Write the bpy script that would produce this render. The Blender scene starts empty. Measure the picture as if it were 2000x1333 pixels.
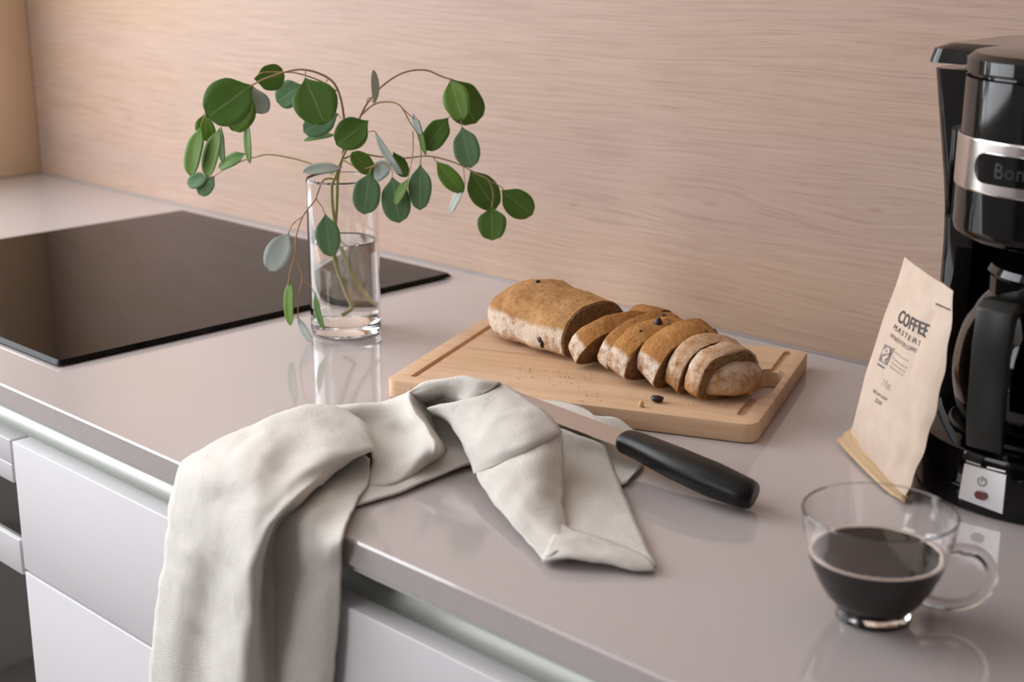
import bpy, bmesh, math, random
from mathutils import Vector, Matrix, noise
random.seed(7)
S = bpy.context.scene
COL = S.collection
pi = math.pi

# ------------------------------------------------------------------ camera, world, light
F_PX = 2858.0
PITCH = math.atan(817 / 2858.0)
YAW = math.radians(44.5)
CAM = Vector((0.0, -1.207, 1.311))
cd = bpy.data.cameras.new('camera')
cam = bpy.data.objects.new('camera', cd); COL.objects.link(cam)
cam.location = CAM
cam.rotation_euler = (pi / 2 - PITCH, 0, YAW)
cd.sensor_width = 36.0
cd.lens = F_PX / 2000 * 36.0
cd.clip_start = 0.02
cd.dof.use_dof = True
cd.dof.focus_distance = 1.27
cd.dof.aperture_fstop = 6.3
S.camera = cam

S.view_settings.view_transform = 'Standard'
S.view_settings.look = 'None'
S.view_settings.gamma = 1.0
S.view_settings.use_curve_mapping = False
S.view_settings.exposure = 0.0
try:
    S.cycles.use_denoising = True
    S.cycles.max_bounces = 12
    S.cycles.transmission_bounces = 12
    S.cycles.transparent_max_bounces = 12
    S.cycles.sample_clamp_indirect = 8.0
    S.cycles.blur_glossy = 0.3
except Exception:
    pass

wd = bpy.data.worlds.new('sky'); S.world = wd; wd.use_nodes = True
wd.node_tree.nodes['Background'].inputs[0].default_value = (0.86, 0.93, 1.0, 1)
wd.node_tree.nodes['Background'].inputs[1].default_value = 1.5

def area_light(name, loc, rot, sx, sy, power, col):
    l = bpy.data.lights.new(name, 'AREA'); l.shape = 'RECTANGLE'; l.size = sx; l.size_y = sy
    l.energy = power; l.color = col
    o = bpy.data.objects.new(name, l); COL.objects.link(o); o.location = loc; o.rotation_euler = rot
    return o
# daylight entering through the two windows
LEFT_X = -2.318
area_light('daylight_left_window', (LEFT_X + 0.03, -1.10, 1.70), (0, -pi / 2, 0), 1.5, 1.6, 46, (0.945, 0.97, 1.0))
area_light('daylight_front_window', (-1.55, -3.37, 1.75), (pi / 2, 0, 0), 1.2, 1.5, 18, (0.955, 0.975, 1.0))

# ------------------------------------------------------------------ measuring helpers (photo pixel -> place in the room)
FWH = Vector((-math.sin(YAW), math.cos(YAW), 0)); RIGHT = Vector((math.cos(YAW), math.sin(YAW), 0)); UP = Vector((0, 0, 1))
FWD = FWH * math.cos(PITCH) - UP * math.sin(PITCH); UPC = FWH * math.sin(PITCH) + UP * math.cos(PITCH)
def ray(u, v): return RIGHT * (u - 1000) + UPC * (666.5 - v) + FWD * F_PX
def pz(u, v, z):
    d = ray(u, v); return CAM + d * ((z - CAM.z) / d.z)
def py(u, v, y):
    d = ray(u, v); return CAM + d * ((y - CAM.y) / d.y)
def pd(u, v, anchor, off=0.0):
    """point on the upright plane through anchor that faces the room's front-right, off metres nearer"""
    d = ray(u, v); t = ((anchor - CAM).dot(FWH) - off) / d.dot(FWH); return CAM + d * t

# ------------------------------------------------------------------ materials
def lin(r, g, b):
    f = lambda c: (c / 255) / 12.92 if c <= 10 else ((c / 255 + 0.055) / 1.055) ** 2.4
    return (f(r), f(g), f(b), 1)
class NT:
    def __init__(s, name):
        s.m = bpy.data.materials.new(name); s.m.use_nodes = True; s.t = s.m.node_tree
        s.b = s.t.nodes['Principled BSDF']
    def n(s, typ, **kw):
        nd = s.t.nodes.new(typ)
        for k, v in kw.items():
            if k in nd.inputs: nd.inputs[k].default_value = v
            else: setattr(nd, k, v)
        return nd
    def l(s, a, b): s.t.links.new(a, b)
    def ramp(s, fac, stops, interp='LINEAR'):
        r = s.t.nodes.new('ShaderNodeValToRGB'); s.l(fac, r.inputs[0]); cr = r.color_ramp; cr.interpolation = interp
        while len(cr.elements) < len(stops): cr.elements.new(0.5)
        for e, (p, c) in zip(cr.elements, stops): e.position = p; e.color = c if len(c) == 4 else (*c, 1)
        return r.outputs[0]
    def mix(s, fac, a, b, blend='MIX'):
        m = s.t.nodes.new('ShaderNodeMix'); m.data_type = 'RGBA'; m.blend_type = blend
        if isinstance(fac, (int, float)): m.inputs[0].default_value = fac
        else: s.l(fac, m.inputs[0])
        for i, x in ((6, a), (7, b)):
            if isinstance(x, tuple): m.inputs[i].default_value = x
            else: s.l(x, m.inputs[i])
        return m.outputs[2]
    def math(s, op, a, b=None, c=None):
        m = s.t.nodes.new('ShaderNodeMath'); m.operation = op
        for i, x in enumerate((a, b, c)):
            if x is None: continue
            if isinstance(x, (int, float)): m.inputs[i].default_value = x
            else: s.l(x, m.inputs[i])
        return m.outputs[0]
    def coord(s, scale=(1, 1, 1), kind='Object', rot=(0, 0, 0)):
        tc = s.t.nodes.new('ShaderNodeTexCoord'); mp = s.t.nodes.new('ShaderNodeMapping')
        mp.inputs['Scale'].default_value = scale; mp.inputs['Rotation'].default_value = rot
        s.l(tc.outputs[kind], mp.inputs[0]); return mp.outputs[0]
    def noise(s, vec, scale, detail=4, rough=0.55, dist=0.0):
        t = s.t.nodes.new('ShaderNodeTexNoise'); s.l(vec, t.inputs['Vector'])
        t.inputs['Scale'].default_value = scale; t.inputs['Detail'].default_value = detail
        t.inputs['Roughness'].default_value = rough; t.inputs['Distortion'].default_value = dist
        return t.outputs['Fac']
    def bump(s, h, strength=0.3, dist=0.001):
        b = s.t.nodes.new('ShaderNodeBump'); b.inputs['Strength'].default_value = strength; b.inputs['Distance'].default_value = dist
        s.l(h, b.inputs['Height']); s.l(b.outputs[0], s.b.inputs['Normal'])
    def set(s, **kw):
        for k, v in kw.items(): s.b.inputs[k.replace('_', ' ')].default_value = v
        return s
    def col(s, c):
        if isinstance(c, tuple): s.b.inputs['Base Color'].default_value = c
        else: s.l(c, s.b.inputs['Base Color'])
        return s
def plain(name, c, rough=0.5, metal=0.0, **kw):
    k = NT(name); k.col(c).set(Roughness=rough, Metallic=metal)
    for a, v in kw.items(): k.b.inputs[a.replace('_', ' ')].default_value = v
    return k.m

def wood_wall():
    k = NT('oak_laminate')
    tc = k.n('ShaderNodeTexCoord'); sp = k.n('ShaderNodeSeparateXYZ'); k.l(tc.outputs['Object'], sp.inputs[0])
    X, Z = sp.outputs[0], sp.outputs[2]
    warp = k.noise(k.coord((1.1, 1, 4.0)), 2.0, 2, 0.5)
    z = k.math('ADD', Z, k.math('MULTIPLY', k.math('SUBTRACT', warp, 0.5), 0.035))
    kn = None
    for x0, z0, rx, rz, amt in ((-0.901, 1.032, 0.10, 0.030, 0.75), (-0.707, 1.051, 0.09, 0.028, 0.7), (-1.089, 1.006, 0.08, 0.028, 0.6), (-2.02, 1.02, 0.2, 0.05, 0.6)):
        dx = k.math('MULTIPLY', k.math('SUBTRACT', X, x0), 1 / rx); dz = k.math('MULTIPLY', k.math('SUBTRACT', Z, z0), 1 / rz)
        d2 = k.math('ADD', k.math('MULTIPLY', dx, dx), k.math('MULTIPLY', dz, dz))
        g = k.math('POWER', 2.718, k.math('MULTIPLY', d2, -1.0))
        z = k.math('SUBTRACT', z, k.math('MULTIPLY', k.math('MULTIPLY', k.math('SUBTRACT', Z, z0), amt), g))
        t = k.math('POWER', 2.718, k.math('MULTIPLY', d2, -110.0)); kn = t if kn is None else k.math('ADD', kn, t)
    def stretched(sx, sz, scale, detail, rough):
        c = k.n('ShaderNodeCombineXYZ'); k.l(k.math('MULTIPLY', X, sx), c.inputs[0]); k.l(k.math('MULTIPLY', z, sz), c.inputs[2])
        return k.noise(c.outputs[0], scale, detail, rough)
    lines = stretched(2.2, 95, 3.2, 5, 0.62); fine = stretched(7.0, 330, 2.0, 3, 0.6); tone = stretched(0.7, 5.0, 1.6, 3, 0.5)
    c = k.ramp(tone, [(0.32, lin(176, 151, 138)), (0.5, lin(180, 153, 137)), (0.68, lin(178, 150, 125))])
    c = k.mix(k.ramp(lines, [(0.36, (0.38, 0.38, 0.38)), (0.54, (0, 0, 0))]), c, lin(148, 120, 106))
    c = k.mix(k.ramp(lines, [(0.58, (0, 0, 0)), (0.72, (0.35, 0.35, 0.35))]), c, lin(192, 169, 156))
    c = k.mix(k.ramp(fine, [(0.56, (0, 0, 0)), (0.70, (0.38, 0.38, 0.38))]), c, lin(132, 102, 88))
    c = k.mix(k.math('MULTIPLY', kn, 0.35), c, lin(140, 104, 84))
    k.col(c).set(Roughness=0.55); k.b.inputs['Specular IOR Level'].default_value = 0.3
    k.bump(fine, 0.2, 0.0006); return k.m
M_WALL = wood_wall()
M_PANEL = plain('tan_side_panel', lin(222, 192, 158), 0.5)
M_WHITEWALL = plain('white_plaster', lin(232, 228, 224), 0.9)
M_GREYWALL = plain('taupe_plaster', lin(122, 114, 110), 0.9)
M_FLOOR = plain('grey_floor', lin(150, 140, 137), 0.45)
def quartz():
    k = NT('greige_quartz'); v = k.coord()
    a = k.noise(v, 1400, 2, 0.7); b = k.noise(v, 6, 3)
    c = k.ramp(a, [(0.32, lin(172, 162, 160)), (0.5, lin(190, 181, 179)), (0.7, lin(202, 194, 193))])
    c = k.mix(k.ramp(b, [(0.4, (0, 0, 0)), (0.7, (0.3, 0.3, 0.3))]), c, lin(182, 171, 168))
    k.col(c).set(Roughness=0.08, IOR=1.5); k.b.inputs['Specular IOR Level'].default_value = 0.8; return k.m
M_QUARTZ = quartz()
M_LACQ = plain('white_lacquer', lin(226, 223, 226), 0.28)
M_CARC = plain('cabinet_carcass', lin(205, 200, 200), 0.6)
M_ALU = plain('brushed_aluminium', lin(216, 218, 213), 0.42, 0.35)
M_HOB = plain('black_ceramic_glass', (0.004, 0.004, 0.004, 1), 0.05, Specular_IOR_Level=0.5, IOR=1.19)
M_HOBEDGE = plain('hob_bevel', (0.02, 0.02, 0.02, 1), 0.15)
M_OVEN = plain('oven_glass', (0.01, 0.01, 0.01, 1), 0.05, Specular_IOR_Level=1.0, IOR=2.0)
def glass(name, ior=1.48, col=(1, 1, 1, 1), rough=0.0):
    k = NT(name); k.col(col).set(Roughness=rough, IOR=ior); k.b.inputs['Transmission Weight'].default_value = 1.0; return k.m
M_GLASS = glass('clear_glass', 1.48)
M_WATER = glass('water', 1.33, (0.985, 0.99, 0.985, 1))
M_PANE = glass('window_pane', 1.3)
M_SEAL = plain('grey_sealant', lin(158, 148, 145), 0.5)

# ------------------------------------------------------------------ mesh helpers
def tag(o, label, cat, group=None):
    o['label'] = label; o['category'] = cat
    if group: o['group'] = group
    return o
def struct(o):
    o['kind'] = 'structure'; return o
def link(name, me, mat, parent=None, smooth=True):
    if mat is not None: me.materials.append(mat)
    if smooth:
        for p in me.polygons: p.use_smooth = True
    o = bpy.data.objects.new(name, me); COL.objects.link(o)
    if parent is not None: o.parent = parent
    return o
def raw(name, verts, faces, mat, parent=None, smooth=True):
    me = bpy.data.meshes.new(name); me.from_pydata([tuple(v) for v in verts], [], faces); me.update()
    return link(name, me, mat, parent, smooth)
def from_bm(name, bm, mat, parent=None, smooth=False):
    bmesh.ops.recalc_face_normals(bm, faces=bm.faces[:])
    me = bpy.data.meshes.new(name); bm.to_mesh(me); bm.free()
    return link(name, me, mat, parent, smooth)
def empty(name, loc=(0, 0, 0), rz=0.0):
    o = bpy.data.objects.new(name, None); COL.objects.link(o); o.location = loc; o.rotation_euler.z = rz
    o.empty_display_size = 0.05; return o
def sharp(o, deg=35):
    me = o.data
    bm = bmesh.new(); bm.from_mesh(me)
    for e in bm.edges:
        e.smooth = not (len(e.link_faces) == 2 and e.calc_face_angle(0) > math.radians(deg))
    bm.to_mesh(me); bm.free(); return o
def box(name, lo, hi, mat, parent=None, bev=0.0, seg=2):
    bm = bmesh.new(); bmesh.ops.create_cube(bm, size=1)
    for v in bm.verts: v.co = Vector([lo[i] + (v.co[i] + 0.5) * (hi[i] - lo[i]) for i in range(3)])
    if bev > 0: bmesh.ops.bevel(bm, geom=bm.edges[:], offset=bev, segments=seg, affect='EDGES', profile=0.5)
    o = from_bm(name, bm, mat, parent, bev > 0)
    if bev > 0: sharp(o, 50)
    return o
def lathe(name, prof, mat, parent=None, seg=64, center=(0, 0, 0), closed=True):
    """prof: (r,z) list; points with r==0 become poles"""
    V, Fc, rings = [], [], []
    full = [prof[0]]                      # short support rings keep long straight walls shaded straight
    for (r0, z0), (r1, z1) in zip(prof, prof[1:]):
        d = math.hypot(r1 - r0, z1 - z0)
        if d > 0.006 and r0 > 1e-7 and r1 > 1e-7:
            for f in (0.0006 / d, 0.5, 1 - 0.0006 / d): full.append((r0 + (r1 - r0) * f, z0 + (z1 - z0) * f))
        full.append((r1, z1))
    for r, z in full:
        if r <= 1e-7: V.append((center[0], center[1], center[2] + z)); rings.append([len(V) - 1])
        else:
            s = len(V)
            for i in range(seg):
                a = 2 * pi * i / seg; V.append((center[0] + r * math.cos(a), center[1] + r * math.sin(a), center[2] + z))
            rings.append(list(range(s, s + seg)))
    for A, B in zip(rings, rings[1:]):
        for i in range(seg):
            j = (i + 1) % seg
            if len(A) == 1 and len(B) == 1: continue
            if len(A) == 1: Fc.append((A[0], B[j], B[i]))
            elif len(B) == 1: Fc.append((A[i], A[j], B[0]))
            else: Fc.append((A[i], A[j], B[j], B[i]))
    o = raw(name, V, Fc, mat, parent)
    bm = bmesh.new(); bm.from_mesh(o.data); bmesh.ops.recalc_face_normals(bm, faces=bm.faces[:]); bm.to_mesh(o.data); bm.free()
    return sharp(o, 40)
def cr(p0, p1, p2, p3, t):
    return 0.5 * ((2 * p1) + (p2 - p0) * t + (2 * p0 - 5 * p1 + 4 * p2 - p3) * t * t + (3 * p1 - p0 - 3 * p2 + p3) * t ** 3)
def smooth_path(P, n=6):
    P = [Vector(p) for p in P]; out = []
    for i in range(len(P) - 1):
        a = P[i - 1] if i > 0 else P[i] * 2 - P[i + 1]; d = P[i + 2] if i + 2 < len(P) else P[i + 1] * 2 - P[i]
        for k in range(n): out.append(cr(a, P[i], P[i + 1], d, k / n))
    out.append(P[-1]); return out
def tube(name, path, r0, r1, mat, parent=None, seg=8, rad=None, flat=1.0):
    V, Fc = [], []; n = len(path); up = Vector((0.3, 0.2, 0.93)); prev = None
    for i, p in enumerate(path):
        t = (path[min(i + 1, n - 1)] - path[max(i - 1, 0)]).normalized()
        x = (up - t * up.dot(t)) if prev is None else (prev - t * prev.dot(t))
        if x.length < 1e-6: x = t.orthogonal()
        x.normalize(); prev = x; y = t.cross(x); f = i / (n - 1); r = rad(f) if rad else r0 + (r1 - r0) * f
        for k in range(seg):
            a = 2 * pi * k / seg; V.append(p + x * (r * flat * math.cos(a)) + y * (r * math.sin(a)))
    for i in range(n - 1):
        for k in range(seg):
            j = (k + 1) % seg; Fc.append((i * seg + k, i * seg + j, (i + 1) * seg + j, (i + 1) * seg + k))
    Fc.append(tuple(range(seg - 1, -1, -1))); Fc.append(tuple((n - 1) * seg + k for k in range(seg)))
    return sharp(raw(name, V, Fc, mat, parent), 60)
def prism(name, pts, axis, a, b, mat, parent=None, bev=0.0):
    """closed 2-D outline extruded along axis from a to b"""
    bm = bmesh.new()
    def put(p, h):
        q = list(p); q.insert(axis, h); return bm.verts.new(q)
    A = [put(p, a) for p in pts]; B = [put(p, b) for p in pts]; n = len(pts)
    bm.faces.new(A); bm.faces.new(B[::-1])
    for i in range(n): bm.faces.new((A[i], B[i], B[(i + 1) % n], A[(i + 1) % n]))
    bmesh.ops.recalc_face_normals(bm, faces=bm.faces[:])
    if bev > 0:
        ed = [e for e in bm.edges if e.calc_face_angle(0) > 0.6]
        bmesh.ops.bevel(bm, geom=ed, offset=bev, segments=2, affect='EDGES', profile=0.5)
    return sharp(from_bm(name, bm, mat, parent, True), 35)
def rrect(x0, y0, x1, y1, r, n=6):
    P = []
    for cx, cy, a0 in ((x1 - r, y1 - r, 0), (x0 + r, y1 - r, 90), (x0 + r, y0 + r, 180), (x1 - r, y0 + r, 270)):
        for i in range(n + 1):
            a = math.radians(a0 + 90 * i / n); P.append((cx + r * math.cos(a), cy + r * math.sin(a)))
    return P
def to_world(o, M):
    o.data.transform(M); return o

# ------------------------------------------------------------------ the room
CT = 0.90
YF = -0.617
struct(box('wall_back', (LEFT_X - 0.1, 0.0, 0), (1.6, 0.1, 2.6), M_WALL))
struct(box('floor', (LEFT_X - 0.1, -3.5, -0.05), (1.7, 0.1, 0.0), M_FLOOR))
struct(box('ceiling', (LEFT_X - 0.1, -3.5, 2.6), (1.7, 0.1, 2.65), M_WHITEWALL))
struct(box('wall_right', (1.6, -3.5, 0), (1.7, 0.1, 2.6), M_GREYWALL))
def wall_with_window(name, lo, hi, axis, w0, w1, z0, z1, mat):
    """axis: the horizontal axis the wall runs along; the opening spans w0..w1 and z0..z1"""
    bm = bmesh.new()
    def add(a0, a1, b0, b1):
        l = list(lo); h = list(hi); l[axis] = a0; h[axis] = a1; l[2] = b0; h[2] = b1
        g = bmesh.ops.create_cube(bm, size=1)
        for v in g['verts']: v.co = Vector([l[i] + (v.co[i] + 0.5) * (h[i] - l[i]) for i in range(3)])
    add(lo[axis], w0, lo[2], hi[2]); add(w1, hi[axis], lo[2], hi[2]); add(w0, w1, lo[2], z0); add(w0, w1, z1, hi[2])
    return struct(from_bm(name, bm, mat))
wall_with_window('wall_left', (LEFT_X - 0.1, -3.5, 0), (LEFT_X, 0.0, 2.6), 1, -1.9, -0.3, 0.95, 2.45, M_WHITEWALL)
wall_with_window('wall_front', (LEFT_X - 0.1, -3.5, 0), (1.7, -3.4, 2.6), 0, -2.3, -0.8, 1.15, 2.35, M_GREYWALL)
def window(name, c, ax, w, h):
    root = struct(empty(name, c))
    M_F = M_LACQ
    def b(nm, u0, u1, z0, z1, t, mat):
        lo = [0, 0, 0]; hi = [0, 0, 0]; lo[ax] = u0; hi[ax] = u1; lo[1 - ax] = -t; hi[1 - ax] = t; lo[2] = z0; hi[2] = z1
        return box(nm, lo, hi, mat, root)
    b('window_frame', -w / 2, w / 2, -h / 2, -h / 2 + 0.05, 0.025, M_F); b('window_frame', -w / 2, w / 2, h / 2 - 0.05, h / 2, 0.025, M_F)
    for u in (-w / 2, -0.025, w / 2 - 0.05): b('window_frame', u, u + 0.05, -h / 2 + 0.05, h / 2 - 0.05, 0.025, M_F)
    for u0, u1 in ((-w / 2 + 0.05, -0.025), (0.025, w / 2 - 0.05)): b('window_pane', u0, u1, -h / 2 + 0.05, h / 2 - 0.05, 0.004, M_PANE)
window('window_1', (LEFT_X - 0.06, -1.10, 1.70), 1, 1.6, 1.5)
window('window_2', (-1.55, -3.46, 1.75), 0, 1.5, 1.2)
struct(box('trim_1', (LEFT_X, -0.10, CT + 0.0005), (LEFT_X + 0.006, -0.0005, 2.3), M_PANEL, bev=0.002))
struct(box('trim_2', (LEFT_X + 0.02, -0.0035, CT + 0.0003), (1.2, -0.0003, CT + 0.0025), M_SEAL))

# ------------------------------------------------------------------ worktop, cabinets, oven, hob
wt = prism('worktop', [(0.0 - 0.001, CT), (YF + 0.0015, CT), (YF, CT - 0.0015), (YF, CT - 0.0195), (YF + 0.0015, CT - 0.021), (-0.001, CT - 0.021)], 0, LEFT_X + 0.002, 1.2, M_QUARTZ)
tag(wt, 'polished greige quartz kitchen worktop along the wood wall', 'worktop')
DX0, DX1 = -1.236, -0.036
# recessed aluminium finger grip running under the worktop
prof = [(YF + 0.004, CT - 0.0213), (YF + 0.060, CT - 0.0213), (YF + 0.060, CT - 0.078), (YF + 0.021, CT - 0.078), (YF + 0.021, CT - 0.062)]
for i in range(13):                      # concave hollow seen from the front
    a = -pi / 2 + pi * i / 12
    prof.append((YF + 0.022 + 0.018 * math.cos(a), CT - 0.0445 + 0.0175 * math.sin(a)))
prof += [(YF + 0.010, CT - 0.027), (YF + 0.004, CT - 0.0255)]
gpo = prism('finger_grip_rail', prof, 0, LEFT_X + 0.01, 1.19, M_ALU)
tag(gpo, 'recessed aluminium finger grip rail below the worktop edge', 'grip rail')
# drawer unit
du = empty('drawer_unit', ((DX0 + DX1) / 2, YF, 0.0))
tag(du, 'white handleless drawer unit under the worktop right of oven', 'cabinet')
def child_box(name, lo, hi, mat, root, bev=0.0):
    o = box(name, [lo[i] - root.location[i] for i in range(3)], [hi[i] - root.location[i] for i in range(3)], mat, root, bev); return o
child_box('carcass', (DX0 + 0.002, YF + 0.064, 0.10), (DX1 - 0.002, -0.02, CT - 0.0225), M_CARC, du)
for z0, z1 in ((0.7165, 0.846), (0.412, 0.7135), (0.105, 0.409)):
    child_box('drawer_front', (DX0 + 0.0015, YF + 0.0005, z0), (DX1 - 0.0015, YF + 0.0195, z1), M_LACQ, du, 0.0012)
child_box('drawer_rail', (DX0 + 0.01, YF + 0.0195, 0.12), (DX1 - 0.01, YF + 0.064, 0.8), M_CARC, du)
child_box('plinth', (DX0 + 0.002, YF + 0.07, 0.0), (DX1 - 0.002, YF + 0.09, 0.10), M_CARC, du)
# oven
OX0, OX1 = -1.834, -1.2385
ov = empty('oven', ((OX0 + OX1) / 2, YF, 0.0))
tag(ov, 'built-in oven with black glass door and white trim bar under cooktop', 'oven')
child_box('oven_body', (OX0 + 0.01, YF + 0.064, 0.10), (OX1 - 0.002, -0.03, CT - 0.0225), M_CARC, ov)
child_box('control_panel', (OX0, YF, 0.803), (OX1, YF + 0.064, 0.8215), M_LACQ, ov, 0.001)
child_box('fascia', (OX0, YF + 0.0005, 0.8215), (OX1, YF + 0.0195, 0.846), M_LACQ, ov, 0.001)
child_box('glass_window', (OX0, YF + 0.004, 0.745), (OX1, YF + 0.064, 0.8025), M_OVEN, ov, 0.001)
child_box('glass_door', (OX0, YF + 0.040, 0.24), (OX1, YF + 0.064, 0.7448), M_OVEN, ov, 0.001)
child_box('door_trim', (OX0, YF, 0.7085), (OX1, YF + 0.0395, 0.7445), M_LACQ, ov, 0.001)
child_box('steel_strip', (OX0, YF + 0.034, 0.6985), (OX1, YF + 0.0395, 0.7015), M_ALU, ov, 0.0005)
child_box('drawer_front', (OX0, YF + 0.0005, 0.105), (OX1, YF + 0.064, 0.237), M_LACQ, ov, 0.001)
child_box('plinth', (OX0, YF + 0.07, 0.0), (OX1, YF + 0.09, 0.10), M_CARC, ov)
lu = empty('base_cabinet', ((LEFT_X + OX0) / 2, YF, 0))
tag(lu, 'white base cabinet left of the oven in the corner', 'cabinet')
child_box('carcass', (LEFT_X + 0.004, YF + 0.064, 0.10), (OX0 - 0.004, -0.02, CT - 0.0225), M_CARC, lu)
child_box('cabinet_door', (LEFT_X + 0.004, YF + 0.0005, 0.105), (OX0 - 0.003, YF + 0.064, 0.82), M_LACQ, lu, 0.001)
child_box('plinth', (LEFT_X + 0.004, YF + 0.07, 0.0), (OX0 - 0.004, YF + 0.09, 0.10), M_CARC, lu)
# cooktop
hx0, hx1, hy0, hy1 = -1.830, -1.252, -0.554, -0.034
hob = empty('cooktop', ((hx0 + hx1) / 2, (hy0 + hy1) / 2, CT))
tag(hob, 'black ceramic glass cooktop lying on the worktop behind vase', 'cooktop')
w2, d2 = (hx1 - hx0) / 2, (hy1 - hy0) / 2
def frustum(name, pts0, z0, pts1, z1, mat, parent):
    n = len(pts0); V = [(x, y, z0) for x, y in pts0] + [(x, y, z1) for x, y in pts1]
    Fc = [tuple(range(n - 1, -1, -1)), tuple(range(n, 2 * n))] + [(i, (i + 1) % n, n + (i + 1) % n, n + i) for i in range(n)]
    return raw(name, V, Fc, mat, parent, False)
frustum('underside_frame', rrect(-w2 + 0.008, -d2 + 0.008, w2 - 0.008, d2 - 0.008, 0.004, 3), 0.0003, rrect(-w2 + 0.006, -d2 + 0.006, w2 - 0.006, d2 - 0.006, 0.004, 3), 0.0022, M_HOBEDGE, hob)
frustum('glass_plate', rrect(-w2, -d2, w2, d2, 0.004, 3), 0.0022, rrect(-w2 + 0.0035, -d2 + 0.0035, w2 - 0.0035, d2 - 0.0035, 0.004, 3), 0.0062, M_HOB, hob)

# ------------------------------------------------------------------ vase with water
VA = Vector((-1.158, -0.276, CT))
vase = lathe('glass_vase', [(0, 0.0003), (0.033, 0.0003), (0.0355, 0.002), (0.0365, 0.006), (0.0365, 0.160), (0.0358, 0.1625), (0.0348, 0.1625), (0.0340, 0.160),
                            (0.0340, 0.016), (0.0325, 0.0125), (0.028, 0.0115), (0, 0.0115)], M_GLASS, None, 96, (0, 0, 0))
vase.location = VA
tag(vase, 'clear cylindrical glass vase half filled with water beside the cooktop', 'vase')
wz = 0.097
water = lathe('water', [(0, 0.0118), (0.0279, 0.0118), (0.0324, 0.0127), (0.0339, 0.0162), (0.0339, wz + 0.0015), (0.0330, wz + 0.0002), (0.0315, wz), (0, wz)], M_WATER, None, 96)
water.location = VA
tag(water, 'clear water filling the lower half of the glass vase', 'water')

# ------------------------------------------------------------------ eucalyptus branches
def leaf_mat(name, c1, c2, vein, rough, trans):
    k = NT(name)
    tc = k.n('ShaderNodeTexCoord'); sp = k.n('ShaderNodeSeparateXYZ'); k.l(tc.outputs['UV'], sp.inputs[0])
    u = k.math('ABSOLUTE', k.math('SUBTRACT', sp.outputs[0], 0.5))
    rib = k.ramp(u, [(0.0, (0.9, 0.9, 0.9)), (0.012, (0.6, 0.6, 0.6)), (0.026, (0, 0, 0)), (0.475, (0, 0, 0)), (0.495, (0.8, 0.8, 0.8))])
    # side veins
    w = k.math('SINE', k.math('MULTIPLY', k.math('ADD', sp.outputs[1], k.math('MULTIPLY', u, -0.55)), 62.0))
    side = k.ramp(w, [(0.85, (0, 0, 0)), (1.0, (0.08, 0.08, 0.08))])
    nz = k.noise(k.coord((1, 1, 1)), 45, 3)
    c = k.mix(nz, c1, c2)
    c = k.mix(side, c, vein); c = k.mix(rib, c, vein)
    k.col(c).set(Roughness=rough); k.b.inputs['Specular IOR Level'].default_value = 0.35
    tr = k.n('ShaderNodeBsdfTranslucent'); k.l(k.mix(0.5, c, (0.20, 0.34, 0.03, 1)), tr.inputs[0])
    ms = k.n('ShaderNodeMixShader'); ms.inputs[0].default_value = trans
    out = k.t.nodes['Material Output']; k.l(k.b.outputs[0], ms.inputs[1]); k.l(tr.outputs[0], ms.inputs[2]); k.l(ms.outputs[0], out.inputs[0])
    return k.m
LM = {'d': leaf_mat('leaf_green', lin(90, 130, 56), lin(110, 150, 72), lin(160, 182, 120), 0.45, 0.3),
      'b': leaf_mat('leaf_blue_green', lin(96, 134, 94), lin(116, 152, 112), lin(158, 184, 148), 0.5, 0.22),
      'l': leaf_mat('leaf_young_green', lin(98, 136, 44), lin(120, 156, 62), lin(165, 180, 105), 0.45, 0.35),
      'p': leaf_mat('leaf_pale_underside', lin(176, 188, 182), lin(194, 202, 196), lin(190, 196, 178), 0.6, 0.15)}
M_STEM = plain('eucalyptus_stem', lin(168, 138, 98), 0.55)
M_STEMG = plain('eucalyptus_stem_green', lin(168, 164, 104), 0.5)

def make_leaf(parent, base, tip, wpx, kind, off0, off1, roll=0.0, cup=0.12, bend=0.1):
    B = pd(base[0], base[1], VA, off0); T = pd(tip[0], tip[1], VA, off1)
    ax = (T - B); L = ax.length; ax.normalize()
    mid = (B + T) / 2; view = (CAM - mid).normalized()
    nrm = (view - ax * view.dot(ax)).normalized()
    nrm = Matrix.Rotation(roll, 3, ax) @ nrm
    sd = ax.cross(nrm).normalized()
    ppm = F_PX / (mid - CAM).dot(FWD)
    hw = wpx / ppm / 2 / max(0.3, abs(math.cos(roll)))
    NS, NW = 13, 6; V, Fc, UV = [], [], []
    ph = random.random() * 6
    for i in range(NS + 1):
        s = i / NS
        e = min(1.0, s / 0.30); e = e * e * (3 - 2 * e)
        prof = math.sqrt(max(0.0, 1 - ((s - 0.52) / 0.48) ** 2)) * (0.45 + 0.55 * e) if s > 0.04 else 0.0
        prof = max(prof, 0.03 if s < 0.5 else 0.0)
        wav = 1 + 0.03 * math.sin(9 * s + ph)
        for j in range(NW + 1):
            t = j / NW * 2 - 1
            w = hw * prof * t * wav
            h = cup * hw * (t * t) * prof - bend * L * (s - 0.5) ** 2 * 1.2 + 0.02 * hw * math.sin(7 * s + 3 * t + ph)
            V.append(B + ax * (L * s) + sd * w + nrm * h); UV.append((j / NW, s))
    for i in range(NS):
        for j in range(NW):
            a = i * (NW + 1) + j; Fc.append((a, a + 1, a + NW + 2, a + NW + 1))
    o = raw('leaf', V, Fc, LM[kind], parent)
    uvl = o.data.uv_layers.new(name='UVMap')
    for lp in o.data.loops: uvl.data[lp.index].uv = UV[lp.vertex_index]
    md = o.modifiers.new('thickness', 'SOLIDIFY'); md.thickness = 0.0006; md.offset = 0
    return o
def stem(parent, pts, r0, r1, mat=None, name='twig'):
    P = [pd(p[0], p[1], VA, p[2]) for p in pts]
    return tube(name, smooth_path(P, 6), r0, r1, mat or M_STEM, parent, 8)
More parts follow.
